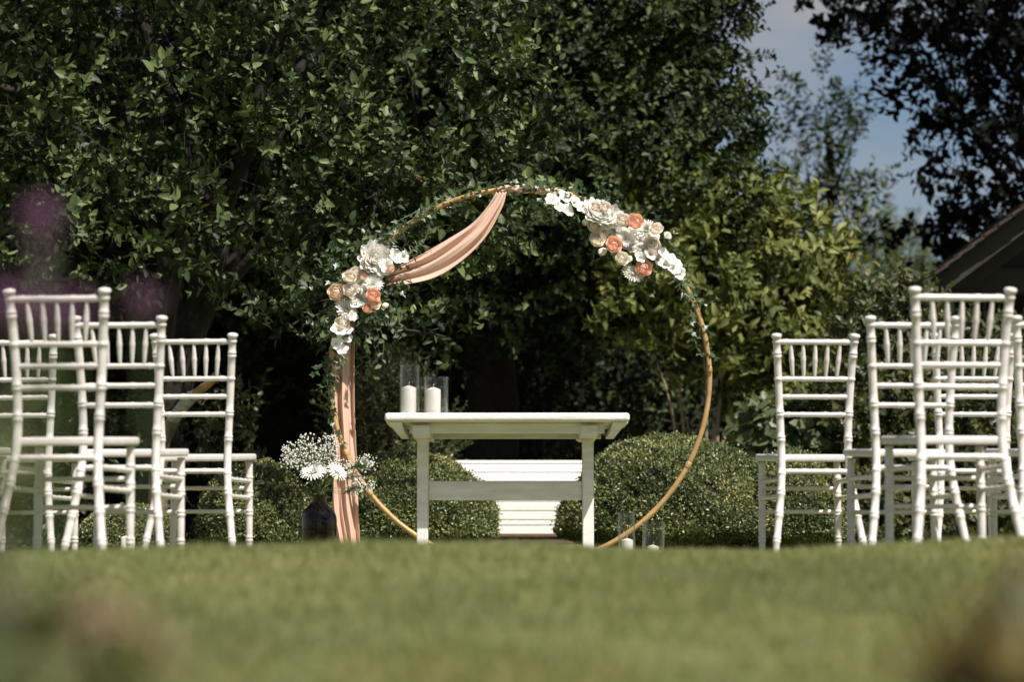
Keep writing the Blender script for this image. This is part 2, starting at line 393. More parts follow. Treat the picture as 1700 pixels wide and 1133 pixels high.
def tree(name, lobes_px, base, trunk_r, fork, n, leaf, m_leaf, m_bark, seed, label, cat='tree', group=None, lean=None, world_lobes=(), **kw):
    rng = np.random.default_rng(seed)
    lobes = [(at(x, y, d), r) for x, y, d, r in lobes_px] + [(Vector(c), r) for c, r in world_lobes]
    root = empty(name, base, label=label, cat=cat, group=group); b = Vector(base)
    cm, tm = crown_mesh('crown', lobes, n, leaf, rng, **kw)
    o = obj('crown', cm, m_leaf, root); o.location = -b
    o = obj('twigs', tm, m_bark, root, kind='stuff'); o.location = -b
    t = MB(); fk = Vector(fork)
    p = limb(t, b - Vector((0, 0, .1)), fk, trunk_r, trunk_r * .62, rng, .03, 10)
    t.build('trunk', m_bark, root, loc=-b, smooth=True)
    br = MB()
    for c, r in lobes:
        j = p[int(rng.integers(3, len(p)))]; r0 = trunk_r * .38
        if r < .33 * max(q_[1] for q_ in lobes):
            j = min((q_[0] for q_ in lobes if q_[1] > r * 1.3), key=lambda v: (v - c).length); r0 = .009
        q = limb(br, j, c, r0, min(r0 * .5, trunk_r * .1), rng, .07, 6)
        for _ in range(3 if r > .25 else 0):
            v = Vector(rng.normal(0, 1, 3)); v.z = abs(v.z) * .6; v.normalize()
            limb(br, q[int(rng.integers(3, len(q)))], c + v * r * .85, min(trunk_r * .12, r0 * .45), .003, rng, .08, 4, 4)
    br.build('branches', m_bark, root, loc=-b, smooth=True)
    return root

leaf_a = leaf_variants(.070, .038, .35, .22)
leaf_b = leaf_template(.075, .048, .3, .25, False)
leaf_y = leaf_variants(.092, .043, .35, .35, seed=2)
leaf_d = leaf_variants(.10, .066, .3, .35, seed=3)

# the fruit tree behind the arch
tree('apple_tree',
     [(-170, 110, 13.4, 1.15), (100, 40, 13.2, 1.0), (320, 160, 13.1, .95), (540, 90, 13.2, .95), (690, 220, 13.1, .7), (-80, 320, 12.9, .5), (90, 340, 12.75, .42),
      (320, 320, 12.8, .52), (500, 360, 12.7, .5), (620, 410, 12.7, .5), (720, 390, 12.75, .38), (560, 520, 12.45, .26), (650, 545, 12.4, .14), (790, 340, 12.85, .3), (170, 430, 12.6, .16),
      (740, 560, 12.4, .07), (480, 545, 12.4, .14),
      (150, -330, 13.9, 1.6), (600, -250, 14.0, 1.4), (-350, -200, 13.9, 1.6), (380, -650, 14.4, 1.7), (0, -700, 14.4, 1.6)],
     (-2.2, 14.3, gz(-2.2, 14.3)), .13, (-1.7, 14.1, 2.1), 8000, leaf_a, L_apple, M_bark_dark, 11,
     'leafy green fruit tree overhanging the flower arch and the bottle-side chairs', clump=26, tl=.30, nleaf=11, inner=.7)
# the tall tree in the middle; its unseen upper world_lobes are added to shade the hedge
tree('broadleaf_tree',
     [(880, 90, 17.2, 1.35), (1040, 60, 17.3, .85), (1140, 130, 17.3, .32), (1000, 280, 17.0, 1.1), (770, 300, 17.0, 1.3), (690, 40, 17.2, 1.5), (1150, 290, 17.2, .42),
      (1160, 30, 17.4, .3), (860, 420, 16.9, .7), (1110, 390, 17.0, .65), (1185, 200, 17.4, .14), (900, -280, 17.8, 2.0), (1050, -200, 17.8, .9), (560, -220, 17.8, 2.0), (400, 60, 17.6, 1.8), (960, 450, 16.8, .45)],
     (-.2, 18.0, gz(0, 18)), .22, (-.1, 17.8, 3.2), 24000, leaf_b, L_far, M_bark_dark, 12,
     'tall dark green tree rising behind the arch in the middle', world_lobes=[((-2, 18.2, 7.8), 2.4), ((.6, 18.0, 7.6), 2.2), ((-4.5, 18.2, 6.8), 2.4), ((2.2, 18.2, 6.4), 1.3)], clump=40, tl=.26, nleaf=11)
# the same kind of tree further along, behind the fruit tree
tree('broadleaf_tree', [(60, 120, 18.5, 2.2), (-300, 200, 18.5, 2.0), (200, 420, 18.3, 1.1), (-100, 480, 18.3, 1.0), (450, 450, 18.4, .9)], (-4.6, 19.2, gz(-4.6, 19)), .2, (-4.4, 19, 2.6), 7500, leaf_b, L_far, M_bark, 13,
     'dense shaded tree filling the gaps behind the fruit tree', world_lobes=[((-6.5, 18.5, 6.5), 2.6), ((-3.5, 18.8, 6.2), 2.4)], clump=30, tl=.36, nleaf=12)
# yellow-green shrub with several bare stems
def shrub(name, lobes_px, base, n, leaf, m_leaf, m_bark, seed, label, stems, cat='shrub', **kw):
    rng = np.random.default_rng(seed); lobes = [(at(*l[:3]), l[3]) for l in lobes_px]
    root = empty(name, base, label=label, cat=cat); b = Vector(base)
    cm, tm = crown_mesh('crown', lobes, n, leaf, rng, **kw)
    obj('crown', cm, m_leaf, root, -b); obj('twigs', tm, m_bark, root, -b, kind='stuff')
    for (x0, y0), (x1, y1), d, r in stems:
        t = MB(); a = at(x0, y0, d); a.z = gz(a.x, a.y) - .05; mid = at(x0, y0, d); e = at(x1, y1, d + float(rng.normal(0, .1)))
        pts = curve_pts([a, mid, mid.lerp(e, .5) + Vector(rng.normal(0, .03, 3)), e], 5)
        t.tube(pts, [r * (1 - .6 * i / len(pts)) for i in range(len(pts))], 7)
        t.build('stem', m_bark, root, -b, smooth=True)
    return root
shrub('spindle_shrub',
      [(1200, 400, 16.8, 0.39), (1080, 430, 16.6, 0.31), (1130, 345, 16.8, 0.26), (1300, 420, 16.9, 0.35), (1365, 450, 17, 0.20), (1250, 520, 16.8, 0.33), (1050, 520, 16.5, 0.20),
       (1180, 570, 16.8, 0.18), (1290, 590, 16.9, 0.24), (1350, 550, 17, 0.20), (1220, 330, 17, 0.22), (1150, 480, 16.5, 0.28), (1310, 690, 16.7, 0.18), (1240, 650, 16.9, 0.15), (1380, 640, 17, 0.18), (1000, 480, 16.7, 0.13)],
      (1.5, 16.9, gz(1.5, 16.9)), 2000, leaf_y, L_yellow, M_bark_pale, 14, 'sunlit yellow green shrub with bare pale stems behind the gold hoop',
      [((1122, 740), (1090, 600), 16.7, .014), ((1135, 730), (1128, 560), 16.8, .013), ((1172, 730), (1165, 560), 16.7, .016), ((1190, 735), (1200, 480), 16.8, .02), ((1200, 740), (1235, 670), 16.7, .02),
       ((1210, 735), (1222, 500), 16.9, .016), ((1235, 735), (1290, 520), 17, .014), ((1150, 740), (1070, 440), 16.9, .012), ((1215, 735), (1330, 450), 17, .016)], clump=18, tl=.2, nleaf=9, up=.35)
# slim sapling against the sky
tree('sapling', [(1372, 210, 23, .36), (1380, 290, 23, .42), (1365, 150, 23, .22), (1335, 240, 23, .26), (1400, 360, 23, .38), (1325, 330, 23, .3), (1345, 400, 23, .4), (1310, 410, 23, .3), (1420, 220, 23, .22), (1420, 420, 23, .25)],
     tuple(at(1385, 900, 23).xy) + (gz(3, 23),), .05, at(1380, 230, 23), 250, leaf_b, L_far, M_bark_dark, 15, 'slim airy sapling standing alone against the blue sky', tl=.36, nleaf=10, inner=.2, back=1)
# dark tree at the edge
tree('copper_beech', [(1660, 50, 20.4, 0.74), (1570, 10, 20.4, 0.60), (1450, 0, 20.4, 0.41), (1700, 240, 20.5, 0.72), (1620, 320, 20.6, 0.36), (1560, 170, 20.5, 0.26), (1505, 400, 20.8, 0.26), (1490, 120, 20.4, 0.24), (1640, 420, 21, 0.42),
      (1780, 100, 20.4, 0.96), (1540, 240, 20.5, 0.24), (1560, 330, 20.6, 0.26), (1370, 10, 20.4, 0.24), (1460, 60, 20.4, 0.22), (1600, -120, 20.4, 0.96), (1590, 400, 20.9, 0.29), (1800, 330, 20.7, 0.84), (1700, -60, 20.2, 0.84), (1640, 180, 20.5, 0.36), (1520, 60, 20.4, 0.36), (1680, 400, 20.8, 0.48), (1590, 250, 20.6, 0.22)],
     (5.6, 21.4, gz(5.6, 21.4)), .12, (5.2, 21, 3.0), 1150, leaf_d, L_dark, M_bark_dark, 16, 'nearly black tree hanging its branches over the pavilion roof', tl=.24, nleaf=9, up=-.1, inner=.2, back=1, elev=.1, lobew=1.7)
# sunlit trees far behind
for i, (x, y, d, r, lab) in enumerate([(1455, 470, 38, .8, 'hazy mid green tree in the gap beside the pavilion roof'), (1330, 540, 42, 1.1, 'distant soft green tree behind the slim sapling'),
                                       (1560, 540, 40, 1.0, 'distant soft green tree half hidden by the pavilion roof'), (1230, 540, 42, 1.3, 'distant green tree peeping between the shrub and the tall tree')]):
    c = at(x, y, d)
    tree('distant_tree', [(x, y, d, r), (x - 60, y + 60, d, r * .8), (x + 55, y + 70, d + .5, r * .8), (x, y + 130, d, r)], (c.x, d, gz(c.x, d)), .15, (c.x, d, c.z - r * .5), 900, leaf_template(.13, .085, .3, .25, False),
         leaf_mat('distant_leaf', [(0, (.05, .07, .025)), (1, (.12, .14, .05))], .3) if i == 0 else bpy.data.materials['distant_leaf'], M_bark, 30 + i, lab, group='trees beyond the garden', tl=.55, nleaf=10)

# hedge added as a dark backdrop where only deep shade shows
def hedge(name, x0, x1, y0, y1, z1, n, label, seed, m=L_hedge):
    rng = np.random.default_rng(seed); zb = gz((x0 + x1) / 2, y0)
    root = empty(name, ((x0 + x1) / 2, (y0 + y1) / 2, zb), label=label, cat='hedge'); b = root.location.copy()
    c = MB()
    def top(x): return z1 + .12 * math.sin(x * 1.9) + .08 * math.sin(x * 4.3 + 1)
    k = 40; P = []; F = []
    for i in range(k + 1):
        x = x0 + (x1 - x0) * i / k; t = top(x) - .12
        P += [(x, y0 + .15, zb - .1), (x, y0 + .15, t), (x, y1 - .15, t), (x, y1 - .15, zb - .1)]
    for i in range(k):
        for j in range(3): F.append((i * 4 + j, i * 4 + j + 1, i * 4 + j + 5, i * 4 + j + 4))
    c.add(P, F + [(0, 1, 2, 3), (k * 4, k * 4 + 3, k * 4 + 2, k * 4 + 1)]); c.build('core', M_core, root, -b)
    x = x0 + (x1 - x0) * rng.random(n); zt = z1 + .12 * np.sin(x * 1.9) + .08 * np.sin(x * 4.3 + 1)
    s = rng.random(n); front = s < .7
    z = np.where(front, zb + (zt - zb) * rng.random(n), zt + rng.normal(0, .05, n)); y = np.where(front, y0 + .12 * rng.random(n) + .06 * np.sin(x * 3 + z * 4), y0 + (y1 - y0) * rng.random(n))
    T = np.stack([x, y, z], 1); xd = rng.normal(0, 1, (n, 3)) + [0, -.7, .4]; zd = rng.normal(0, .6, (n, 3)) + [0, -.5, .8]
    V, F2 = instance(*leaf_template(.07, .04, .3, .2, False), rot_from(xd, zd), T, .7 + .6 * rng.random(n))
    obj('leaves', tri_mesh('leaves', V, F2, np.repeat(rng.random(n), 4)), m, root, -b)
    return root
hedge('backdrop_hedge', -9, 1.75, 20.4, 21.6, 4.7, 56000, 'tall dark hedge added as backdrop for the deep shade beyond the table', 41)
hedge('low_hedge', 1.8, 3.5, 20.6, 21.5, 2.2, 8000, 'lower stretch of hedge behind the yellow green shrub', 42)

# ------------------------------------------------------------------ clipped box balls
def box_ball(px, top, hw, d, n, label, seed, depth=None, squash=0):
    rng = np.random.default_rng(seed); c = at(px, top, d); z0 = gz(c.x, d); h = c.z - z0; rx = hw / (FPX / d); ry = depth or rx
    root = empty('box_ball', (c.x, d, z0), label=label, cat='topiary', group='clipped box balls')
    ph = rng.random(6) * 6
    def rad(u):
        return 1 + .035 * np.sin(3.1 * u[:, 0] + ph[0]) * np.sin(2.7 * u[:, 2] + ph[1]) + .03 * np.sin(6 * u[:, 0] + ph[2] + 3 * u[:, 1]) * np.sin(5 * u[:, 2] + ph[3]) + .015 * np.sin(13 * u[:, 0] + ph[4]) * np.sin(12 * u[:, 2] + 9 * u[:, 1] + ph[5])
    zc = h * .20
    def surf(u):
        p = u * np.array([rx, ry, h - zc]) * rad(u)[:, None]; p[:, 2] = np.where(p[:, 2] < 0, p[:, 2] * zc / (h - zc), p[:, 2]); p[:, 2] += zc
        return p
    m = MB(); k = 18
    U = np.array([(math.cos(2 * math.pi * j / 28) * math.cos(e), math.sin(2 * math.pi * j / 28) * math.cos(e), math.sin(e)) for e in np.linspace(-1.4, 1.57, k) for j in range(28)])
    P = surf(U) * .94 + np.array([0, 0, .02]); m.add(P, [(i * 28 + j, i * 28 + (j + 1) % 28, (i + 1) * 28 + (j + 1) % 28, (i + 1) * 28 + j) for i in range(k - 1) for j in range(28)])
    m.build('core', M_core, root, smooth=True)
    n = int(n * 1.25); u = rng.normal(0, 1, (int(n * 1.6), 3)); u /= np.linalg.norm(u, axis=1, keepdims=True)
    u = u[((u[:, 1] < .3) | (rng.random(len(u)) < .35)) & (u[:, 2] > -.9)][:n]; n = len(u)
    p = surf(u) * (1 + rng.normal(-.018, .016, n))[:, None]; p[:, 2] = np.maximum(p[:, 2], .0)
    spr = rng.random(n) < .03; p[spr] *= (1 + .05 * rng.random(spr.sum()))[:, None]
    hole = np.sin(p[:, 0] * 23 + ph[2]) * np.sin(p[:, 2] * 27 + ph[3] + p[:, 0] * 7) * np.sin(p[:, 1] * 19 + ph[4]) + .25 * np.sin(p[:, 0] * 61 + p[:, 2] * 53) > .52
    p[hole] *= .955
    xd = u * .8 + rng.normal(0, .75, (n, 3)) + [0, 0, .35]; zd = u * .9 + rng.normal(0, .6, (n, 3)) + [.1, -.15, .35]
    V, F = instance(*leaf_template(.0175, .0105, .45, .15, False), rot_from(xd, zd), p, .7 + .6 * rng.random(n))
    pat = .5 + .3 * np.sin(u[:, 0] * 4 + ph[0]) * np.sin(u[:, 2] * 5 + ph[1] + u[:, 1] * 3) + .12 * (u[:, 2] - .2)
    r = np.clip(pat * .75 + .12 * np.sin(p[:, 0] * 14 + ph[5]) * np.sin(p[:, 2] * 17 + p[:, 1] * 11) + rng.normal(.10, .24, n), 0, 1)
    obj('leaves', tri_mesh('leaves', V, F, np.repeat(r, 4)), L_box, root)
    return root
box_ball(1122, 729, 190, 13.4, 68000, 'large clipped box ball behind the ground candles and gold hoop', 51, .62)
box_ball(1300, 752, 112, 13.3, 36000, 'box ball behind the aisle chair on the ground-candle side', 52, .5)
box_ball(660, 752, 167, 13.4, 58000, 'rounded box ball behind the blush drape and the table leg', 53, .58)
box_ball(430, 768, 100, 13.0, 28000, 'box ball behind the glass bottle and the nearest aisle chair', 54, .42)
box_ball(215, 838, 85, 12.8, 12000, 'low box ball seen between the legs of the bottle-side chairs', 55, .3)

# smaller shrubs and border plants
shrub('yew_shrub', [(640, 690, 16, .26), (615, 740, 16, .26), (660, 640, 16, .18), (690, 740, 16.1, .26), (590, 690, 16.2, .18), (640, 800, 16, .3)], tuple(at(640, 900, 16).xy) + (gz(-.8, 16),), 1500,
      leaf_template(.035, .014, .2, .1, False), leaf_mat('yew_leaf', [(0, (.04, .055, .02)), (1, (.10, .115, .04))], .2), M_bark, 61, 'small feathery green shrub between the drape and the table candles', [((640, 860), (640, 700), 16, .02)], tl=.16, nleaf=16, up=.6)
shrub('border_shrub', [(1440, 570, 15.6, .2), (1490, 530, 15.6, .18), (1440, 520, 15.7, .1), (1540, 610, 15.6, .26), (1590, 600, 15.7, .2), (1690, 620, 15.8, .25)], tuple(at(1500, 900, 15.6).xy) + (gz(2.4, 15.6),), 800,
      leaf_variants(.07, .035, .3, .3), L_border, M_bark, 62, 'loose yellow flecked shrub behind the candle-side chairs', [((1480, 860), (1480, 540), 15.6, .012), ((1520, 860), (1560, 560), 15.6, .012), ((1450, 860), (1435, 540), 15.6, .01)], tl=.22, nleaf=9)
shrub('border_shrub', [(1440, 690, 15.0, .26), (1540, 720, 15.0, .3), (1480, 780, 15.0, .26), (1640, 720, 15.1, .34), (1580, 820, 14.9, .28), (1690, 840, 15.1, .3), (1440, 850, 14.8, .25)], tuple(at(1540, 900, 15).xy) + (gz(2.5, 15),), 1200,
      leaf_variants(.065, .045, .3, .3), L_border, M_bark, 63, 'mixed low border planting seen through the candle-side chair backs', [((1500, 860), (1500, 700), 15, .01), ((1600, 860), (1600, 720), 15, .01)], tl=.2, nleaf=9)
shrub('broad_leaved_plant', [(1280, 710, 15.2, .12), (1340, 720, 15.2, .14), (1390, 745, 15.2, .12), (1300, 745, 15.2, .12), (1260, 745, 15.2, .1)], tuple(at(1330, 900, 15.2).xy) + (gz(1.8, 15.2),), 110,
      leaf_variants(.11, .075, .3, .4), leaf_mat('broad_border_leaf', [(0, (.05, .07, .03)), (1, (.12, .145, .07))], .2), M_stem, 64, 'plant with broad pale leaves above the box balls', [((1330, 840), (1330, 730), 15.2, .008)], tl=.16, nleaf=7)
shrub('undergrowth_plant', [(60, 780, 14.2, .3), (180, 760, 14.4, .26), (300, 740, 14.3, .24), (390, 720, 14.6, .2), (-40, 850, 13.8, .3), (100, 850, 13.6, .2), (290, 870, 13.4, .16)], tuple(at(150, 900, 14).xy) + (gz(-2.4, 14),), 620,
      leaf_variants(.06, .035, .3, .3), L_border, M_bark, 65, 'straggly shaded undergrowth below the fruit tree by the chairs', [((60, 860), (60, 780), 14.2, .008), ((300, 860), (300, 740), 14.3, .008)], tl=.22, nleaf=8)
shrub('undergrowth_plant', [(900, 600, 19.6, .4), (1010, 640, 19.4, .4), (780, 560, 19.6, .35), (1070, 700, 18.6, .4), (860, 720, 19.2, .4), (1000, 760, 18.4, .4)], tuple(at(950, 900, 19.2).xy) + (gz(.4, 19.2),), 420,
      leaf_b, L_far, M_bark, 66, 'sparse shaded undergrowth behind the table top and white bench', [((900, 860), (900, 640), 19.4, .01)], tl=.3, nleaf=9)

# leaning pruned trunk behind the chairs
def pruned():
    a = at(262, 900, 13.2); a.z = gz(a.x, 13.2) - .05
    root = empty('pruned_tree_stub', (a.x, a.y, a.z + .05), label='leaning old trunk with one pruned pale branch behind the chairs', cat='tree stump'); b = root.location
    t = MB(); t.tube(curve_pts([a, at(262, 800, 13.2), at(268, 740, 13.2), at(292, 690, 13.2)], 5), [.06 - .0015 * i for i in range(16)], 9); t.build('trunk', M_bark, root, -b, smooth=True)
    t = MB(); t.tube(curve_pts([at(285, 700, 13.2), at(312, 665, 13.1), at(326, 653, 13.05)], 5), [.035] * 8 + [.028] * 3, 9); t.build('lichened_stub', mat('lichen', (.42, .42, .36), .9, .4, 30), root, -b, smooth=True)
    t = MB(); t.tube([at(324, 655, 13.05), at(345, 638, 13.0), at(362, 621, 12.95)], [.026, .024, .022], 9); t.build('pruned_branch', mat('cut_wood', (.42, .24, .13), .8, .2, 14), root, -b, smooth=True)
pruned()

# ------------------------------------------------------------------ pavilion roof at the edge
def pavilion():
    d = 16.0; e = at(1513, 478, d); k = math.tan(R(37)); zg = gz(e.x + 2, d)
    root = empty('garden_pavilion', (e.x + 2, d + 2, zg), label='garden pavilion with tiled sloping roof and grey posts', cat='pavilion'); b = root.location.copy()
    W, D = 2.3, 4.0
    wood = mat('shade_toned_boards', (.022, .019, .012), .8, .25, 6, .2, 30); tile = mat('clay_tile', (.045, .028, .021), .85, .35, 10, .4, 50); grey = mat('grey_post_paint', (.16, .18, .20), .6, .1, 8)  # board colour darkened to carry the shade under the roof
    def P(u, v, h): return Vector((e.x + u, d + v, e.z + u * k + h))
    # sloping roof boards under the tiles
    nb = 10
    for side in (1, -1):
        for i in range(nb):
            m = MB(); u0, u1 = W * i / nb + .006, W * (i + 1) / nb - .006
            pts = [P(u0, 0, -.06), P(u1, 0, -.06), P(u1, 0, -.035), P(u0, 0, -.035)]
            pts = pts + [p + Vector((0, D, 0)) for p in pts]
            if side < 0: pts = [Vector((2 * (e.x + W) - p.x, p.y, p.z)) for p in pts]
            m.add(pts, [(0, 1, 2, 3), (7, 6, 5, 4), (0, 4, 5, 1), (1, 5, 6, 2), (2, 6, 7, 3), (3, 7, 4, 0)])
            m.build('roof_board', wood, root, -b)
    # barge board, set back under the verge
    for off, h0, h1, dep in ((.05, -.20, -.065, .03), (.42, -.32, -.065, .05)):
        m = MB(); pts = [P(.06, off, h0), P(W, off, h0), P(W, off, h1), P(.06, off, h1)]; pts += [p + Vector((0, dep, 0)) for p in pts]
        m.add(pts, [(0, 1, 2, 3), (7, 6, 5, 4), (0, 4, 5, 1), (1, 5, 6, 2), (2, 6, 7, 3), (3, 7, 4, 0)]); m.build('barge_board', wood, root, -b)
    # tiles: the verge tiles are single pieces, the rest is one sheet of courses
    tm = None; nt_ = 26
    for i in range(nt_):
        u0 = -.06 + (W + .06) * i / nt_; u1 = u0 + (W + .06) / nt_ * 1.25
        if tm is None:
            m = MB(); q = []
            for h in (0, .018):
                q += [Vector((0, 0, h)), Vector((u1 - u0, 0, (u1 - u0) * k + h - .012)), Vector((u1 - u0, .18, (u1 - u0) * k + h - .012)), Vector((0, .18, h))]
            m.add(q, [(0, 3, 2, 1), (4, 5, 6, 7), (0, 1, 5, 4), (1, 2, 6, 5), (2, 3, 7, 6), (3, 0, 4, 7)])
            o = m.build('verge_tile', tile, root); tm = o.data
        else: o = obj('verge_tile', tm, None, root)
        o.location = P(u0, -.07 + .012 * math.sin(i * 5.3), -.03) - b
    m = MB()
    for i in range(nt_):
        u0 = -.06 + (W + .06) * i / nt_; u1 = u0 + (W + .06) / nt_ * 1.2
        for s in (1, -1):
            q = [P(u0, .1, -.02), P(u1, .1, -.032), P(u1, D, -.032), P(u0, D, -.02)]; q += [p + Vector((0, 0, .016)) for p in q]
            if s < 0: q = [Vector((2 * (e.x + W) - p.x, p.y, p.z)) for p in q]
            m.add(q, [(0, 3, 2, 1), (4, 5, 6, 7), (0, 1, 5, 4), (1, 2, 6, 5), (2, 3, 7, 6), (3, 0, 4, 7)])
    m.build('roof_tiles', tile, root, -b, kind='stuff')
    # gutter end
    m = MB(); m.tube([P(-.10, -.06, .0), P(-.10, D, .0)], .045, 12); m.build('gutter', mat('copper_gutter', (.48, .34, .26), .5, .2, 12), root, -b, smooth=True)
    # posts, back wall, beam
    for x, v in ((e.x + .30, .5), (e.x + 1.05, .5), (e.x + .30, 3.6), (e.x + 3.6, .5)):
        m = MB(); m.box((x - .075, d + v, zg - .1), (x + .075, d + v + .15, e.z + .18)); m.build('post', grey, root, -b, bevel=.006)
    m = MB(); m.box((e.x + .2, d + .52, e.z + .02), (e.x + 4.2, d + .63, e.z + .20)); m.build('beam', wood, root, -b, bevel=.005)
    for i in range(12):
        m = MB(); m.box((e.x + .25 + i * .33, d + 3.8, zg - .1), (e.x + .57 + i * .33, d + 3.84, e.z - .12 + k * min(.25 + i * .33, 2 * W - .57 - i * .33))); m.build('wall_board', wood, root, -b)
    m = MB(); m.prism([(e.x + .3, e.z + .2), (e.x + 4.3, e.z + .2), (e.x + W, e.z + W * k - .1)], d + .66, d + .69); m.build('gable_panel', wood, root, -b)
pavilion()

# ------------------------------------------------------------------ white slatted bench
def bench():
    xl, xr = at(728, 800, 15.8).x, at(1010, 800, 15.8).x; y = 15.8; cx = (xl + xr) / 2; zg = gz(cx, y)
    root = empty('garden_bench', (cx, y, zg), label='white slatted garden bench between the two large box balls', cat='bench'); b = root.location.copy()
    def slat(y0, za, zb, name, yt=0):
        m = MB(); m.box((xl, y0, za), (xr, y0 + .022, zb)); o = m.build(name, M_bench, root, -b, bevel=.005); return o
    zt = at(850, 765, 15.8).z
    z = zt
    for hgt in (.026, .056, .060, .060, .060): slat(y + .0, z - hgt + .005, z, 'back_slat'); z -= hgt
    zs = at(850, 822, 15.35).z
    for i in range(6):
        m = MB(); m.box((xl, 15.36 + .075 * i, zs - .02), (xr, 15.36 + .075 * i + .066, zs)); m.build('seat_slat', M_bench, root, -b, bevel=.004)
    z = zs - .024
    for y1 in (834, 850, 865, 874, 889):
        zb = at(850, y1, 15.33).z; slat(15.33, zb + .004, z, 'front_slat'); z = zb
    m = MB(); m.box((xl, 15.327, z - .010), (xr, 15.36, z + .001)); m.build('base_rail', M_brown, root, -b)
    for x in (xl + .04, xr - .09):
        for yy in (15.37, 15.75):
            m = MB(); m.box((x, yy, zg - .05), (x + .05, yy + .045, zs - .025 if yy < 15.5 else zt - .01)); m.build('leg', M_bench, root, -b, bevel=.004)
bench()

# ------------------------------------------------------------------ table
def table():
    yc = 10.2; z1 = at(842, 685.5, 9.90).z; cx = at(842, 690, 9.90).x; zg = gz(cx, yc); hw = 204 / (FPX / 9.90)
    root = empty('ceremony_table', (cx, yc, zg), label='white painted wooden ceremony table in front of the arch', cat='table'); h = z1 - zg
    m = MB(); rng = random.Random(4)
    for i in range(4):     # boards of the top
        m = MB(); y0 = -.30 + .15 * i; m.box((-hw, y0 + .001, h - .036 + .001 * i), (hw, y0 + .149, h - .0015 * rng.random()))
        m.build('top_board', M_table, root, bevel=.013 if i in (0, 3) else .003, seg=4)
    t = h - .037; lo = h - .078
    def apron(pts4, name):
        m = MB(); m.add(pts4, [(0, 3, 2, 1), (4, 5, 6, 7), (0, 1, 5, 4), (1, 2, 6, 5), (2, 3, 7, 6), (3, 0, 4, 7)]); return m.build(name, M_table, root, bevel=.003)
    for s in (-1, 1):
        # slanting end boards
        a, c = s * (hw - .012), s * (hw - .045); w = s * .035
        apron([(c, -.25, lo), (c - w, -.25, lo), (c - w, .25, lo), (c, .25, lo), (a, -.285, t), (a - w * 1.6, -.285, t), (a - w * 1.6, .285, t), (a, .285, t)] if s < 0 else
              [(c - w, -.25, lo), (c, -.25, lo), (c, .25, lo), (c - w, .25, lo), (a - w * 1.6, -.285, t), (a, -.285, t), (a, .285, t), (a - w * 1.6, .285, t)], 'end_apron')
        xi = hw - .10
        apron([(-xi, s * .20 - .011, lo - .002), (xi, s * .20 - .011, lo - .002), (xi, s * .20 + .011, lo - .002), (-xi, s * .20 + .011, lo - .002), (-xi, s * .20 - .011, t), (xi, s * .20 - .011, t), (xi, s * .20 + .011, t), (-xi, s * .20 + .011, t)], 'side_apron')
    for px in (702, 976):
        x = at(px, 760, 10.18).x - cx
        m = MB(); m.box((x - .0235, -.045, -.06), (x + .0235, .045, lo - .012)); m.build('leg', M_table, root, bevel=.004)
        m = MB(); m.box((x - .036, -.24, lo - .014), (x + .036, .24, lo + .03)); m.build('cap_beam', M_table, root, bevel=.004)
        m = MB(); m.box((x - .032, -.22, -.01), (x + .032, .22, .035)); m.build('foot', M_table, root, bevel=.004)
        s = 1 if px < 850 else -1
        m = MB(); m.box((x + s * .024 - .004, -.05, lo - .022), (x + s * .05, -.015, lo - .016)); m.build('bracket', M_table, root)
    xa = at(702, 760, 10.18).x - cx + .022; xb = at(976, 760, 10.18).x - cx - .022
    za = at(850, 831, 10.17).z - zg; zb = at(850, 799, 10.17).z - zg
    m = MB(); m.box((xa, -.022, za), (xb, .022, zb)); m.build('stretcher', M_table, root, bevel=.009, seg=3)
    return z1
TABLE_Z = table()

# ------------------------------------------------------------------ candles and glass cylinders
def candle(p, r, h, label, tilt=0):
    root = empty('pillar_candle', p, label=label, cat='candle', group='white pillar candles')
    m = MB(); c = h - r * .34
    m.lathe([(0, 0), (r * .97, 0), (r, .004), (r, c - .002), (r * .97, c), (r * .5, c + r * .19), (r * .06, h), (0, h)], 28); m.build('wax', M_wax, root, smooth=True).data.polygons
    for o in root.children:
        e = o.modifiers.new('edge', 'EDGE_SPLIT'); e.split_angle = R(50)
    m = MB(); m.tube([(0, 0, h - .004), (.001, 0, h + .008), (.003, 0, h + .014)], .0012, 6); m.build('wick', M_wick, root, smooth=True)
    root.rotation_euler = (0, tilt, 0)
    return root
def glass_cyl(p, r, h, label, tilt=0):
    o = MB(); t = .0022
    o.lathe([(0, .001), (r - .004, .001), (r - .001, .003), (r, .008), (r, h - .006), (r + .0012, h - .003), (r, h), (r - t, h), (r - t - .0008, h - .003), (r - t, h - .006), (r - t, .010), (r - t - .003, .006), (0, .006)], 40)
    o = o.build('glass_cylinder', M_glass, None, p, smooth=True, label=label, cat='glass vase', group='glass candle cylinders'); o.rotation_euler = (0, tilt, 0)
    return o
s = FPX / 10.1
for px, w, y0, cw, ct, la, lb in ((680, 34, 606.5, 25, 640, 'tall glass cylinder round a candle on the table', 'white candle in the taller glass on the table'),
                                  (724, 42, 627, 24.5, 643, 'wide short glass cylinder round a candle on the table', 'white candle in the shorter glass on the table')):
    p = at(px, 688, 10.12); p.z = TABLE_Z + .001
    glass_cyl(p, w / 2 / s, at(px, y0, 10.1).z - TABLE_Z, la); candle(p + Vector(((-.004 if px < 700 else -.012), 0, .0065)), cw / 2 / s, at(px, ct, 10.1).z - TABLE_Z - .0065, lb)
s = FPX / 11.3
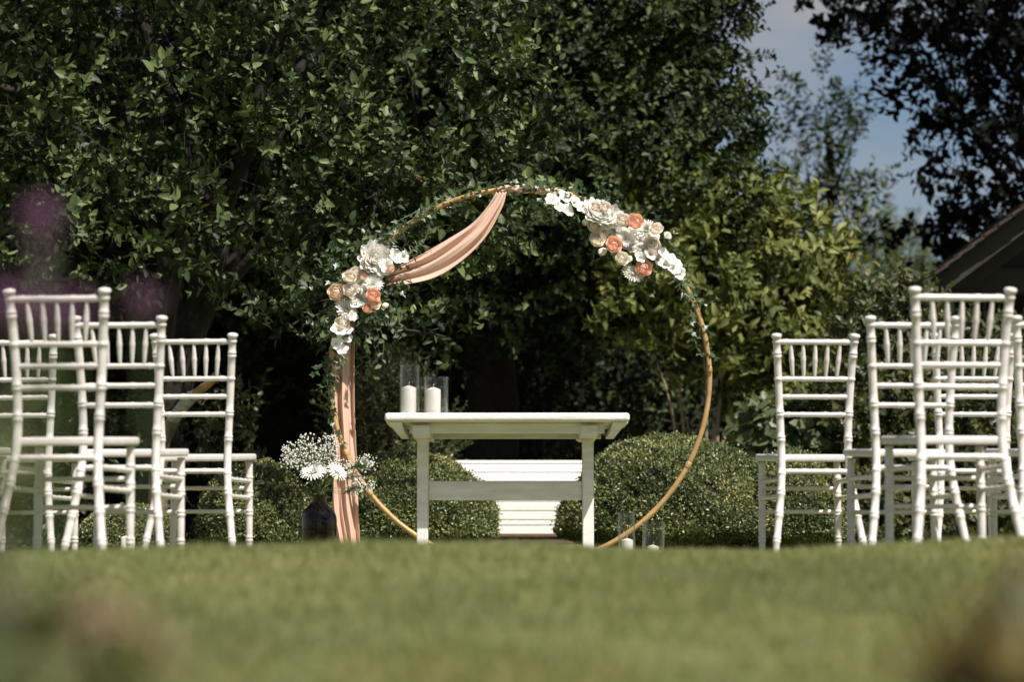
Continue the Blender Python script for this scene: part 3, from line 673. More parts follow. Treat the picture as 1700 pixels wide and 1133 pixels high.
for px, w, y0, cw, ct, la, lb, tl in ((1041.5, 28, 850.5, 20.5, 894, 'tall glass cylinder standing in the grass by the hoop', 'white candle tip inside the tall glass in the grass', -.02),
                                      (1083, 37, 867, 20, 905, 'short glass cylinder leaning slightly in the grass by the hoop', 'white candle low inside the short glass in the grass', .05)):
    p = at(px, 905, 11.3); p.z = gz(p.x, p.y)
    glass_cyl(p, w / 2 / s, at(px, y0, 11.3).z - p.z, la, tl); candle(p + Vector((.0, 0, .0065)), cw / 2 / s, at(px, ct, 11.3).z - p.z - .0065, lb, tl)
p = at(212, 905, 10.9); p.z = gz(p.x, p.y)
candle(p, 11.5 / (FPX / 10.9), at(212, 889, 10.9).z - p.z, 'white candle standing in grass under the bottle-side chairs')

# ------------------------------------------------------------------ chairs
def make_chair():
    root = empty('chiavari_chair')
    prof = [(0, .180, -.115), (.1, .170, -.095), (.2, .155, -.068), (.3, .141, -.04), (.38, .134, -.02), (.46, .132, -.006), (.55, .1345, -.004), (.65, .139, -.01), (.75, .1445, -.023), (.85, .151, -.042), (.93, .1565, -.06)]
    zs = np.array([p[0] for p in prof])
    def post(z): return np.interp(z, zs, [p[1] for p in prof]), np.interp(z, zs, [p[2] for p in prof])
    rings_b = (.105, .118, .205, .218, .292, .305, .372, .505, .518, .605, .617, .747, .836, .848, .892)
    def turned(pts_fn, z0, z1, r, rings, tip=False, foot=.8):
        zz = sorted(set(np.round(np.concatenate([np.linspace(z0, z1, 26)] + [np.array([q - .0065, q - .004, q, q + .004, q + .0065]) for q in rings]), 4)))
        zz = [z for z in zz if z0 <= z <= z1]; rad = []
        for z in zz:
            f = r * (foot + (1 - foot) * min(1, (z - z0) / .18))
            if any(abs(z - q) < .0045 for q in rings): f *= 1.17
            rad.append(f)
        return [pts_fn(z) for z in zz], rad
    for sgn in (-1, 1):
        def fn(z): x, y = post(z); return (sgn * x, y, z)
        P, Rd = turned(fn, 0, .905, .0147, rings_b); m = MB(); m.tube(P, Rd, 12)
        x, y = post(.905); m.build('back_post', M_white, root, smooth=True)
        m = MB(); m.tube([fn(.903), fn(.908), fn(.911), fn(.917), fn(.922), fn(.925)], [.0165, .0175, .021, .0215, .018, .006], 14); m.build('finial', M_white, root, smooth=True)
        P, Rd = turned(lambda z: (sgn * (.154 + .004 * (1 - z / .42)), .350, z), 0, .436, .0142, (.115, .128, .222, .235, .30, .313, .372), foot=.78)
        m = MB(); m.tube(P, Rd, 12); m.build('front_leg', M_white, root, smooth=True)
        for z in (.352, .284):
            x, y = post(z); m = MB(); a = Vector((sgn * x, y, z)); c = Vector((sgn * .156, .350, z + .004)); n = 15
            m.tube([a.lerp(c, i / n) for i in range(n + 1)], [.0085 + (.0022 if i % 3 == 0 else 0) for i in range(n + 1)], 8); m.build('side_stretcher', M_white, root, smooth=True)
    def rail(z, r, name, n=24, rings=True, y=None, hx=None, bow=0.0):
        x, yy = post(z)
        if hx is not None: x, yy = hx, y
        m = MB(); P = []; Rd = []
        for i in range(n + 1):
            t = -1 + 2 * i / n; P.append((x * t, yy + bow * (1 - t * t), z)); Rd.append(r * (1.18 if i in (3, 8, 16, 21) else 1.0))
        m.tube(P, Rd, 10); m.build(name, M_white, root, smooth=True)
    rail(.891, .0108, 'top_rail'); rail(.747, .0096, 'back_rail'); rail(.677, .0096, 'back_rail'); rail(.607, .0096, 'back_rail')
    rail(.382, .0105, 'back_stretcher')
    rail(.328, .0085, 'front_stretcher', y=.350, hx=.155); rail(.233, .0085, 'front_stretcher', y=.350, hx=.155)
    for i in range(-2, 3):
        a = Vector((i * .0435, post(.752)[1], .752)); c = Vector((i * .0492, post(.886)[1], .886)); m = MB(); n = 16; rad = []
        for q in range(n + 1):
            t = q / n; r = .0052 + .0042 * math.sin(math.pi * t) ** .8
            if q in (8, 9): r *= 1.12
            rad.append(r)
        m.tube([a.lerp(c, q / n) for q in range(n + 1)], rad, 8); m.build('spindle', M_white, root, smooth=True)
    m = MB(); m.add([(-.136, -.012, .421), (.136, -.012, .421), (.181, .372, .442), (-.181, .372, .442), (-.136, -.012, .449), (.136, -.012, .449), (.181, .372, .470), (-.181, .372, .470)],
                    [(0, 3, 2, 1), (4, 5, 6, 7), (0, 1, 5, 4), (1, 2, 6, 5), (2, 3, 7, 6), (3, 0, 4, 7)])
    m.build('seat', M_white, root, bevel=.009, seg=3)
    return root
chair = make_chair(); first = True
ROW = (7.72, 8.62, 9.50)
for px, row, rz, lab in ((97.5, 0, -4, 'white spindle-back chair below the purple blooms, rearmost row beside the aisle'),
                         (200, 1, -3, 'white spindle-back chair in the middle bottle-side row next to the aisle'),
                         (324.5, 2, -4, 'white spindle-back chair nearest the glass bottle, front row aisle seat'),
                         (28, 2, -3, 'second white chair from the aisle in the front bottle-side row'),
                         (-107, 1, -3, 'white chair cut off at the frame edge, only its seat corner showing'),
                         (1595, 0, 4, 'white spindle-back chair overlapping the pavilion roof, rearmost candle-side row'),
                         (1513.5, 1, 3, 'white chair in the middle candle-side row, its back crossed by a nearer chair'),
                         (1351.5, 2, 3, 'white chair before the box ball on the ground-candle side, front aisle seat'),
                         (1614, 2, 3, 'second white chair in the front candle-side row, framed by nearer chair backs'),
                         (1756, 1, 2, 'white chair cut by the frame edge beside the pavilion post')):
    o = chair if first else copy_tree(chair); first = False
    p = at(px, 560, ROW[row]); o.location = (p.x, ROW[row] + .03, gz(p.x, ROW[row] + .1) - .004); o.rotation_euler = (0, 0, R(rz))
    tag(o, lab, 'chair', 'white ceremony chairs')

# ------------------------------------------------------------------ hoop arch and drapes
HD = 11.63
hc = at(863, 625, HD); HR = 315 / (FPX / HD) * 1.003
def hoop_pt(a, r=0.0, dy=0.0):
    """a: degrees clockwise from the top"""
    return hc + Vector((math.sin(R(a)) * (HR + r), dy, math.cos(R(a)) * (HR + r)))
def arch():
    zg = gz(hc.x, HD); root = empty('wedding_arch', (hc.x, HD, zg), label='round gold hoop arch behind the table', cat='arch'); b = root.location.copy()
    m = MB(); n = 120; P = []; F = []
    for i in range(n):
        a = 360 * i / n; rr = .0128 + .0006 * math.sin(i * 1.7)
        for j in range(10):
            t = 2 * math.pi * j / 10; P.append(hoop_pt(a, rr * math.cos(t), rr * math.sin(t)))
        for j in range(10): F.append((i * 10 + j, i * 10 + (j + 1) % 10, (i + 1) % n * 10 + (j + 1) % 10, (i + 1) % n * 10 + j))
    m.add(P, F); m.build('hoop', M_gold, root, -b, smooth=True)
    for a in (88, 118, 246, 232):
        m = MB(); m.tube([hoop_pt(a + q * .35) for q in (-3, -2, 0, 2, 3)], [.0128, .0148, .0152, .0148, .0128], 10); m.build('joint', M_gold, root, -b, smooth=True)
    for sgn in (-1, 1):
        m = MB(); m.box((hc.x + sgn * .2 - .02, HD - .28, zg - .01), (hc.x + sgn * .2 + .02, HD + .28, zg + .008)); m.build('foot_bar', M_gold, root, -b, bevel=.003)
arch()

def poly(pts, d):
    P = curve_pts([at(x, y, d) for x, y in pts], 12)
    return lambda t: P[min(int(t * (len(P) - 1)), len(P) - 2)].lerp(P[min(int(t * (len(P) - 1)), len(P) - 2) + 1], t * (len(P) - 1) - min(int(t * (len(P) - 1)), len(P) - 2))
def drape():
    root = empty('blush_drape', hoop_pt(-92) + Vector((0, .05, -1)), label='blush fabric swagged on the hoop and falling to the grass', cat='drape'); b = root.location.copy()
    up = poly([(824, 320), (808, 345), (782, 372), (742, 397), (700, 421), (640, 452)], 11.60)
    dn = poly([(841, 320), (833, 345), (807, 392), (766, 433), (716, 462), (642, 476)], 11.58)
    def swag(u, v):
        p = up(u).lerp(dn(u), v); k = min(1, .35 + 1.2 * u)
        f = math.sin(v * math.pi * (4.6 + .8 * u) + 1.4 * u + .7 * math.sin(4 * u)) * .55 + .22 * math.sin(v * math.pi * 7.2 + 2 - 3.2 * u) + .05 * math.sin(v * 47 + 6 * u)
        return p + Vector((0, .026 * k * f - .03 * math.sin(math.pi * v) * math.sin(math.pi * min(1, u + .1)), .004 * math.cos(v * 20 + u * 3)))
    m = MB(); m.grid(swag, 70, 54); o = m.build('swag', M_blush, root, -b, smooth=True); s_ = o.modifiers.new('cloth', 'SOLIDIFY'); s_.thickness = .0025
    lf = poly([(553, 470), (552, 540), (549, 600), (549, 660), (554, 720), (554, 780), (552, 840), (560, 900), (556, 935)], 11.68)
    rt = poly([(589, 470), (588, 540), (588, 600), (588, 660), (590, 720), (592, 780), (595, 840), (597, 900), (598, 935)], 11.70)
    def fall(u, v):
        p = lf(u).lerp(rt(u), v + .05 * math.sin(v * math.pi) * math.sin(5 * u + 1))
        f = math.sin(v * 12.5 + 3.4 * math.sin(2.6 * u + .4) + 1.6 * u) * .55 + .3 * math.sin(v * 23 - 5.5 * u + 2 * math.sin(4 * u)) + .06 * math.sin(v * 41 + 9 * u)
        return p + Vector((0, .030 * f - .012 * math.sin(math.pi * v), 0))
    m = MB(); m.grid(fall, 90, 60); o = m.build('fall', M_blush, root, -b, smooth=True); s_ = o.modifiers.new('cloth', 'SOLIDIFY'); s_.thickness = .0025
    m = MB(); n = 80; P = []; F = []
    for i in range(n + 1):
        a = -6 + 22 * i / n; env = .019 * min(1, .75 + .3 * math.sin(math.pi * i / n))
        for j in range(18):
            t = 2 * math.pi * j / 18; q = env * (1 + .22 * math.sin(t * 2 + i * .33) + .12 * math.sin(5 * t - i * .4)); P.append(hoop_pt(a, q * math.cos(t), q * math.sin(t)))
    for i in range(n):
        for j in range(18): F.append((i * 18 + j, i * 18 + (j + 1) % 18, (i + 1) * 18 + (j + 1) % 18, (i + 1) * 18 + j))
    m.add(P, F); m.build('wrap', M_blush, root, -b, smooth=True)
drape()

# ------------------------------------------------------------------ flowers
def petal_mat(name, c0, c1, trans=.22):
    return leaf_mat(name, [(0, c0), (1, c1)], trans, .6, (1.0, .95, .85), .2)
F_white = petal_mat('white_petal', (.86, .85, .77), (.92, .91, .88))
F_ivory = petal_mat('ivory_petal', (.88, .80, .64), (.92, .88, .78))
F_peach = petal_mat('peach_petal', (.93, .68, .50), (.95, .82, .70))
F_coral = petal_mat('coral_petal', (.90, .49, .33), (.95, .69, .55))
F_blush = petal_mat('pale_blush_petal', (.94, .82, .72), (.95, .90, .84))
F_centre = mat('flower_centre', (.36, .36, .10), .8, .3, 200)
PW = {'white': F_white, 'ivory': F_ivory, 'peach': F_peach, 'coral': F_coral, 'blush': F_blush}

class PB:
    """petal builder: triangles plus a per-vertex value"""
    def __init__(s): s.V = []; s.F = []; s.Rr = []; s.n = 0
    def patch(s, fn, nu, nv, r0, r1):
        P = [fn(i / nu, j / nv) for i in range(nu + 1) for j in range(nv + 1)]
        for i in range(nu + 1): s.Rr += [r0 + (r1 - r0) * i / nu] * (nv + 1)
        for i in range(nu):
            for j in range(nv):
                a = s.n + i * (nv + 1) + j; s.F += [(a, a + nv + 1, a + nv + 2), (a, a + nv + 2, a + 1)]
        s.V += P; s.n += len(P)
    def mesh(s, name): return tri_mesh(name, np.array(s.V), np.array(s.F), np.array(s.Rr))

def petal(pb, az, l, w, tilt0, tilt1, cup, base, rng, r0=0, r1=1, pw=.6, tip=.0, nu=4, nv=4, wave=0.0):
    """petal leaving the axis at azimuth az; tilt from the axis (radians) goes tilt0 -> tilt1 along it"""
    ca, sa = math.cos(az), math.sin(az); ph = rng.random() * 6
    # midline
    pts = [(base, 0)]; k = 12
    for i in range(k):
        t = tilt0 + (tilt1 - tilt0) * (i + .5) / k
        pts.append((pts[-1][0] + math.sin(t) * l / k, pts[-1][1] + math.cos(t) * l / k))
    def fn(u, v):
        q = u * k; i = min(int(q), k - 1); f = q - i
        r = pts[i][0] * (1 - f) + pts[i + 1][0] * f; z = pts[i][1] * (1 - f) + pts[i + 1][1] * f
        sv = (v - .5) * 2; half = w / 2 * (.3 + .7 * min(1, u / .45)) * (math.sqrt(max(.06, 1 - ((u - .55) / .47) ** 2)) if u > .55 else 1) if pw < 0 else w / 2 * (math.sin(math.pi * min(1, (.12 + .88 * u) ** pw) * (1 - tip * .5)) ** .6 if u < 1 else .25 * (1 - tip))
        y = half * sv; inward = cup * half * sv * sv
        t = tilt0 + (tilt1 - tilt0) * u
        rr = r - inward * math.cos(t); z = z + inward * math.sin(t) + wave * half * math.sin(sv * 5 + ph) * u
        return (ca * rr - sa * y, sa * rr + ca * y, z)
    pb.patch(fn, nu, nv, r0, r1)

def rose_mesh(seed, openness=1.0):
    """unit-radius garden rose facing +z: rings of cupped overlapping petals, tight in the middle"""
    rng = random.Random(seed); pb = PB(); a = rng.random() * 6
    o = openness
    for k, (n, base, l, w, t0, t1) in enumerate(((2, .04, .86, .34, .22, -.75), (3, .12, .90, .50, .40, -.80), (4, .22, .92, .62, .58, -.75), (5, .31, .92, .72, .75, -.62), (5, .38, .92, .86, .92, -.40), (6, .42, .94, .92, 1.10, -.10 * o), (6, .42, .98, .98, 1.30, .35 * o))):
        for i in range(n):
            a += 2 * math.pi / n + rng.uniform(-.12, .12)
            petal(pb, a, l * rng.uniform(.93, 1.06), w * rng.uniform(1, 1.15), t0 + rng.uniform(-.05, .05), t1 + rng.uniform(-.12, .12), .30, base * .9, rng, .1 + .06 * k, .65 + .05 * k, -1, 0, 6, 5, .04)
        a += .55
    return pb.mesh('rose')
def bud_mesh(seed):
    rng = random.Random(seed); pb = PB(); a = 0
    for n, base, l, t0, t1 in ((2, .1, 1.5, .25, -.5), (3, .2, 1.55, .55, -.55), (4, .25, 1.5, .8, -.6)):
        for i in range(n):
            a += 2 * math.pi / n + rng.uniform(-.2, .2); petal(pb, a, l, 1.0, t0, t1, .45, base, rng, .2, 1, -1, .1, 7, 5)
        a += .6
    return pb.mesh('bud')
def mum_mesh(seed, layers=7, ruffle=False):
    rng = random.Random(seed); pb = PB()
    for k in range(layers):
        f = k / (layers - 1); n = 11 + 3 * k
        if ruffle: n = 6 + 2 * k
        for i in range(n):
            a = 2 * math.pi * (i + rng.random() * .6) / n + k
            if ruffle: petal(pb, a, (.55 + .5 * f) * rng.uniform(.85, 1.15), .62, .15 + 1.35 * f + rng.uniform(-.2, .2), -.1 + .9 * f + rng.uniform(-.35, .35), .3, .06 + .16 * f, rng, .4, 1, -1, 0, 5, 5, .25)
            else: petal(pb, a, (.40 + .64 * f) * rng.uniform(.9, 1.08), .25, .25 + 1.05 * f, .15 + 1.3 * f + rng.uniform(-.12, .12), .5, .06 + .06 * f, rng, .35, 1, .40, .05, 4, 3)
    return pb.mesh('chrysanthemum')
def floret_mesh(seed):
    """open gladiolus floret: six broad ruffled petals round a throat"""
    rng = random.Random(seed); pb = PB()
    for i in range(6):
        petal(pb, i * math.pi / 3 + rng.uniform(-.1, .1), (1.30 if i % 2 else 1.12) * rng.uniform(.92, 1.06), 1.05, .45, 1.45 + rng.uniform(-.3, .25), .1, .08, rng, .35, 1, -1, 0, 6, 6, .22)
    return pb.mesh('floret')
def daisy_mesh(seed):
    rng = random.Random(seed); pb = PB()
    for k, (n, l, t) in enumerate(((24, 1.0, 1.5), (20, .86, 1.25), (18, .6, .9), (12, .36, .45))):
        for i in range(n):
            petal(pb, 2 * math.pi * (i + .3 * rng.random()) / n + k * .13, l * rng.uniform(.9, 1.06), .25, t - .2, t + .2 + rng.uniform(-.1, .15), .35, .1, rng, .6, 1, .42, .05, 4, 3)
    return pb.mesh('daisy')

FM = {'rose': [rose_mesh(i, .75 + .15 * i) for i in range(3)], 'bud': [bud_mesh(i) for i in range(2)], 'mum': [mum_mesh(i) for i in range(3)], 'peony': [mum_mesh(10 + i, 6, True) for i in range(2)],
      'glad': [floret_mesh(i) for i in range(3)], 'daisy': [daisy_mesh(i) for i in range(2)]}
NAMES = {'rose': 'rose', 'bud': 'rosebud', 'mum': 'chrysanthemum', 'peony': 'peony', 'glad': 'gladiolus_bloom', 'daisy': 'daisy'}
_mc = {}
def flower(kind, col, p, r, facing, parent, rng, idx):
    key = (kind, idx % len(FM[kind]), col)
    if key not in _mc:
        me = FM[kind][idx % len(FM[kind])].copy(); me.materials.append(PW[col]); _mc[key] = me
    o = obj(NAMES[kind], _mc[key], None, parent)
    q = Vector(facing).normalized().to_track_quat('Z', 'Y')
    from mathutils import Quaternion
    o.rotation_mode = 'QUATERNION'; o.rotation_quaternion = q @ Quaternion((0, 0, 1), rng.uniform(0, 6.28))
    s = r / (.95 if kind != 'glad' else 1.15); o.scale = (s, s, s)
    o.location = Vector(p) - parent.location
    if kind == 'mum':
        c = obj('flower_centre', centre_me, None, o)
    return o
m = MB(); m.lathe([(.0, .30), (.06, .29), (.10, .25), (.11, .1)], 10); _t = m.build('flower_centre', F_centre, smooth=True); centre_me = _t.data; bpy.data.objects.remove(_t)

RIGHT = [('peony', 'white', 990, 357, 20), ('rose', 'ivory', 985, 376, 11), ('rose', 'ivory', 990, 399, 12), ('bud', 'ivory', 1002, 417, 9.5), ('peony', 'white', 1008, 362, 17), ('mum', 'white', 1023, 383, 14.5), ('rose', 'blush', 1033, 366, 10.5),
         ('rose', 'coral', 1054, 370, 12.5), ('rose', 'coral', 1018, 407, 12.5), ('peony', 'white', 1051, 403, 19), ('mum', 'white', 1073, 383, 15), ('rose', 'blush', 1089, 382, 10), ('rose', 'blush', 1083, 409, 13.5), ('rose', 'ivory', 1032, 430, 10), ('bud', 'ivory', 1045, 429, 8),
         ('rose', 'coral', 1068, 445, 12.5), ('mum', 'white', 1050, 455, 14.5), ('glad', 'white', 1079, 423, 11), ('glad', 'white', 1091, 431, 12), ('glad', 'white', 1099, 423, 11), ('glad', 'white', 1104, 440, 12), ('glad', 'white', 1112, 433, 11), ('glad', 'white', 1117, 448, 12), ('glad', 'white', 1128, 455, 11), ('glad', 'white', 1123, 441, 9),
         ('mum', 'blush', 1108, 391, 5.5), ('rose', 'blush', 988, 343, 8), ('glad', 'white', 916, 334, 12), ('glad', 'white', 936, 330, 12), ('glad', 'white', 953, 338, 11), ('glad', 'white', 939, 350, 12), ('glad', 'white', 925, 345, 10), ('bud', 'ivory', 973, 368, 8), ('mum', 'white', 1036, 396, 12), ('glad', 'white', 1062, 428, 10), ('peony', 'white', 978, 350, 12), ('mum', 'white', 1062, 415, 11), ('glad', 'white', 1002, 384, 10), ('glad', 'white', 964, 347, 10), ('glad', 'white', 1085, 395, 9), ('rose', 'blush', 1004, 344, 8)]
LEFT = [('peony', 'white', 618, 431, 21), ('glad', 'white', 653, 427, 14), ('glad', 'white', 668, 428, 11), ('glad', 'white', 629, 451, 14), ('glad', 'white', 641, 443, 13), ('rose', 'ivory', 580, 462, 10.5), ('rose', 'peach', 602, 457, 10), ('mum', 'white', 598, 472, 12), ('mum', 'white', 619, 470, 12.5),
        ('rose', 'peach', 558, 485, 12), ('rose', 'blush', 581, 482, 10), ('mum', 'white', 596, 497, 14), ('rose', 'coral', 618, 491, 11), ('rose', 'peach', 620, 504, 9.5), ('rose', 'coral', 609, 513, 7), ('bud', 'ivory', 641, 507, 7), ('mum', 'white', 573, 515, 15.5), ('rose', 'ivory', 568, 538, 11), ('glad', 'white', 562, 550, 13),
        ('glad', 'white', 569, 562, 14), ('glad', 'white', 557, 571, 10), ('glad', 'white', 566, 583, 11), ('rose', 'peach', 648, 446, 6), ('glad', 'white', 582, 525, 10), ('mum', 'white', 608, 482, 11), ('glad', 'white', 606, 446, 11), ('glad', 'white', 588, 506, 10), ('peony', 'white', 634, 424, 12), ('glad', 'white', 574, 551, 11), ('rose', 'blush', 590, 452, 8)]

ivy_leaf = (np.array([(0, 0, 0), (.35, .5, .06), (.5, .22, .02), (1, 0, -.12), (.5, -.22, .02), (.35, -.5, .06), (-.12, .25, 0), (-.12, -.25, 0), (.3, 0, -.03)], float),
            np.array([(0, 8, 6), (6, 8, 1), (1, 8, 2), (2, 8, 3), (3, 8, 4), (4, 8, 5), (5, 8, 7), (7, 8, 0)]))
oval_leaf = (leaf_template(1, .62, .3, .2)[0], leaf_template(1, .62, .3, .2)[1])
long_leaf = (leaf_template(1, .26, .4, .3)[0], leaf_template(1, .26, .4, .3)[1])
def sprigs(name, strands, leaf, size, step, m, parent, seed, r=.0016):
    """strands: lists of points; leaves alternate along each"""
    rng = np.random.default_rng(seed); T, X, Z, S = [], [], [], []; st = MB(); b = parent.location
    for ctrl in strands:
        P = curve_pts(ctrl, 14); st.tube([p - b for p in P], [r * (1.2 - .8 * i / len(P)) for i in range(len(P))], 5)
        acc = 0; sd = 1
        for i in range(1, len(P)):
            acc += (P[i] - P[i - 1]).length
            if acc > step * (.7 + .6 * rng.random()):
                acc = 0; sd = -sd; t = (P[i] - P[i - 1]).normalized(); out = t.cross(Vector((0, -1, 0))) * sd
                x = out * .9 + t * .5 + Vector(rng.normal(0, .45, 3)); z = Vector((.2, -.7, .6)) + Vector(rng.normal(0, .45, 3))
                T.append(tuple(P[i] - b)); X.append(tuple(x)); Z.append(tuple(z)); S.append(size * (.65 + .6 * rng.random()))
    V, F = instance(leaf[0], leaf[1], rot_from(np.array(X), np.array(Z)), np.array(T), np.array(S))
    o = obj(name, tri_mesh(name, V, F, np.repeat(np.clip(rng.normal(.5, .28, len(T)), 0, 1), len(leaf[0]))), m, parent)
    st.build(name.replace('leaves', 'stems'), M_stem, parent, smooth=True)
    return o
L_pale = leaf_mat('silver_green_leaf', [(0, (.07, .10, .06)), (1, (.20, .24, .16))], .2, .4)

def arrangement(lst, c, label, seed, sprig_list):
    rng = random.Random(seed); p0 = at(c[0], c[1], 11.56)
    root = empty('flower_arrangement', p0, label=label, cat='flowers', group='flower arrangements on the arch')
    for i, (k, col, x, y, r) in enumerate(lst):
        d = 11.52 + rng.uniform(-.03, .03) - (.02 if k in ('rose', 'bud') else 0); p = at(x, y, d); rr = r / (FPX / d)
        f = Vector((rng.uniform(-.4, .4) + .35, -1, rng.uniform(-.25, .4) + .4))
        if k == 'bud': f = Vector((-.5 + rng.uniform(-.4, .4), -.55, -.35 + rng.uniform(-.4, .5))); p = p - f.normalized() * rr * .6
        if k == 'rose': f = Vector((rng.uniform(-.3, .35) + .1, -1, rng.uniform(-.2, .3) + .15))
        if k != 'bud': p = p + Vector((0, .5 * rr, 0))
        flower(k, col, p, rr * (1.2 if k in ('mum', 'peony') else 1.14), f, root, rng, i)
    for j, (nm, leaf, size, step, mt, ctrls) in enumerate(sprig_list):
        sprigs(nm, [[at(*q) for q in cc] for cc in ctrls], leaf, size, step, mt, root, seed * 10 + j)
    return root
def fan(cx, cy, n, l0, l1, seed, a0=0, a1=360, d=11.58):
    rng = random.Random(seed); out = []
    for i in range(n):
        a = R(a0 + (a1 - a0) * (i + rng.random() * .8) / n); l = rng.uniform(l0, l1); b = rng.uniform(-.4, .4)
        dd = d + rng.uniform(-.08, .06)
        out.append([(cx, cy, d), (cx + l * .55 * math.cos(a), cy + l * .55 * math.sin(a), d - .02), (cx + l * math.cos(a + b), cy + l * math.sin(a + b), dd)])
    return out
arrangement(LEFT, (600, 490), 'flower cluster of white, peach and coral blooms where the drape falls', 71,
            [('ivy_leaves', ivy_leaf, .030, .018, L_ivy, fan(600, 470, 12, 50, 95, 1, 120, 330) + fan(610, 500, 10, 40, 80, 2, -60, 110) + fan(570, 540, 9, 30, 75, 3, 0, 360)),
             ('sprig_leaves', oval_leaf, .032, .022, L_pale, fan(610, 510, 8, 60, 110, 4, 10, 100) + fan(580, 470, 5, 40, 80, 5, 160, 260) + fan(630, 410, 4, 20, 45, 6, 200, 340)),
             ('blade_leaves', long_leaf, .055, .03, L_ivy, fan(640, 430, 5, 35, 60, 7, 270, 360) + fan(620, 460, 6, 40, 70, 8, 0, 360)),
             ('gladiolus_bud_leaves', long_leaf, .03, .008, L_pale, [[(668, 428, 11.5), (682, 417, 11.5), (700, 398, 11.5)], [(566, 585, 11.5), (562, 605, 11.5), (556, 632, 11.5)], [(572, 585, 11.5), (568, 600, 11.5), (563, 615, 11.5)]])])
arrangement(RIGHT, (1050, 405), 'large flower cluster of white, cream and coral blooms high on the hoop', 72,
            [('ivy_leaves', ivy_leaf, .028, .018, L_ivy, fan(1000, 350, 10, 30, 55, 1, 180, 360) + fan(1070, 420, 12, 40, 75, 2, -70, 130) + fan(930, 335, 9, 25, 50, 3, 0, 360)),
             ('sprig_leaves', oval_leaf, .026, .02, L_ivy, fan(1010, 400, 7, 35, 65, 4, 90, 230) + fan(1060, 430, 8, 30, 60, 5, 20, 140)),
             ('gladiolus_bud_leaves', long_leaf, .036, .009, L_pale, [[(1126, 452, 11.5), (1134, 470, 11.5), (1144, 500, 11.52)], [(1122, 458, 11.5), (1128, 475, 11.5), (1136, 492, 11.5)]])])

# ivy wound round the hoop
def ivy():
    root = empty('ivy_garland', hoop_pt(-30), label='dark ivy garland wound around the upper half of the hoop', cat='ivy')
    def along(a0, a1, r=.02, n=None):
        n = n or max(3, int(abs(a1 - a0) / 6)); rng = random.Random(int(a0 * 7 + a1)); ph = rng.random() * 6
        return [hoop_pt(a0 + (a1 - a0) * i / n, r * math.cos(i * 2.1 + ph), -.012 + r * math.sin(i * 2.1 + ph)) for i in range(n + 1)]
    S = [along(-62, -5), along(-58, -12, .03), along(-66, -25, .035), along(-8, 24, .028), along(0, 26, .04), along(20, 52, .035), along(50, 78, .03), along(58, 84, .035), along(-112, -75, .025), along(-104, -70, .03), along(12, 30, .05)]
    S += [[at(1150, 500, 11.6), at(1147, 540, 11.58), at(1160, 585, 11.6), at(1166, 592, 11.6)], [at(1165, 588, 11.6), at(1180, 592, 11.58), at(1196, 596, 11.58)], [at(1140, 490, 11.6), at(1170, 505, 11.6), at(1190, 497, 11.58)],
          [at(560, 590, 11.58), at(543, 620, 11.58), at(548, 660, 11.58), at(555, 690, 11.6)], [at(552, 600, 11.58), at(532, 606, 11.56), at(522, 622, 11.56)], [at(548, 640, 11.6), at(530, 645, 11.56), at(516, 655, 11.56)],
          [at(720, 345, 11.6), at(712, 380, 11.6), at(700, 410, 11.58)], [at(690, 352, 11.6), at(655, 372, 11.56), at(640, 400, 11.56)], [at(700, 350, 11.6), at(740, 325, 11.58), at(770, 312, 11.58)], [at(790, 318, 11.6), at(840, 303, 11.6), at(890, 308, 11.6)],
          [at(555, 470, 11.55), at(520, 462, 11.55), at(500, 450, 11.55)], [at(560, 500, 11.55), at(530, 520, 11.55), at(512, 530, 11.55)]]
    sprigs('ivy_leaves', S, ivy_leaf, .029, .0185, L_ivy, root, 99, .0018)
ivy()

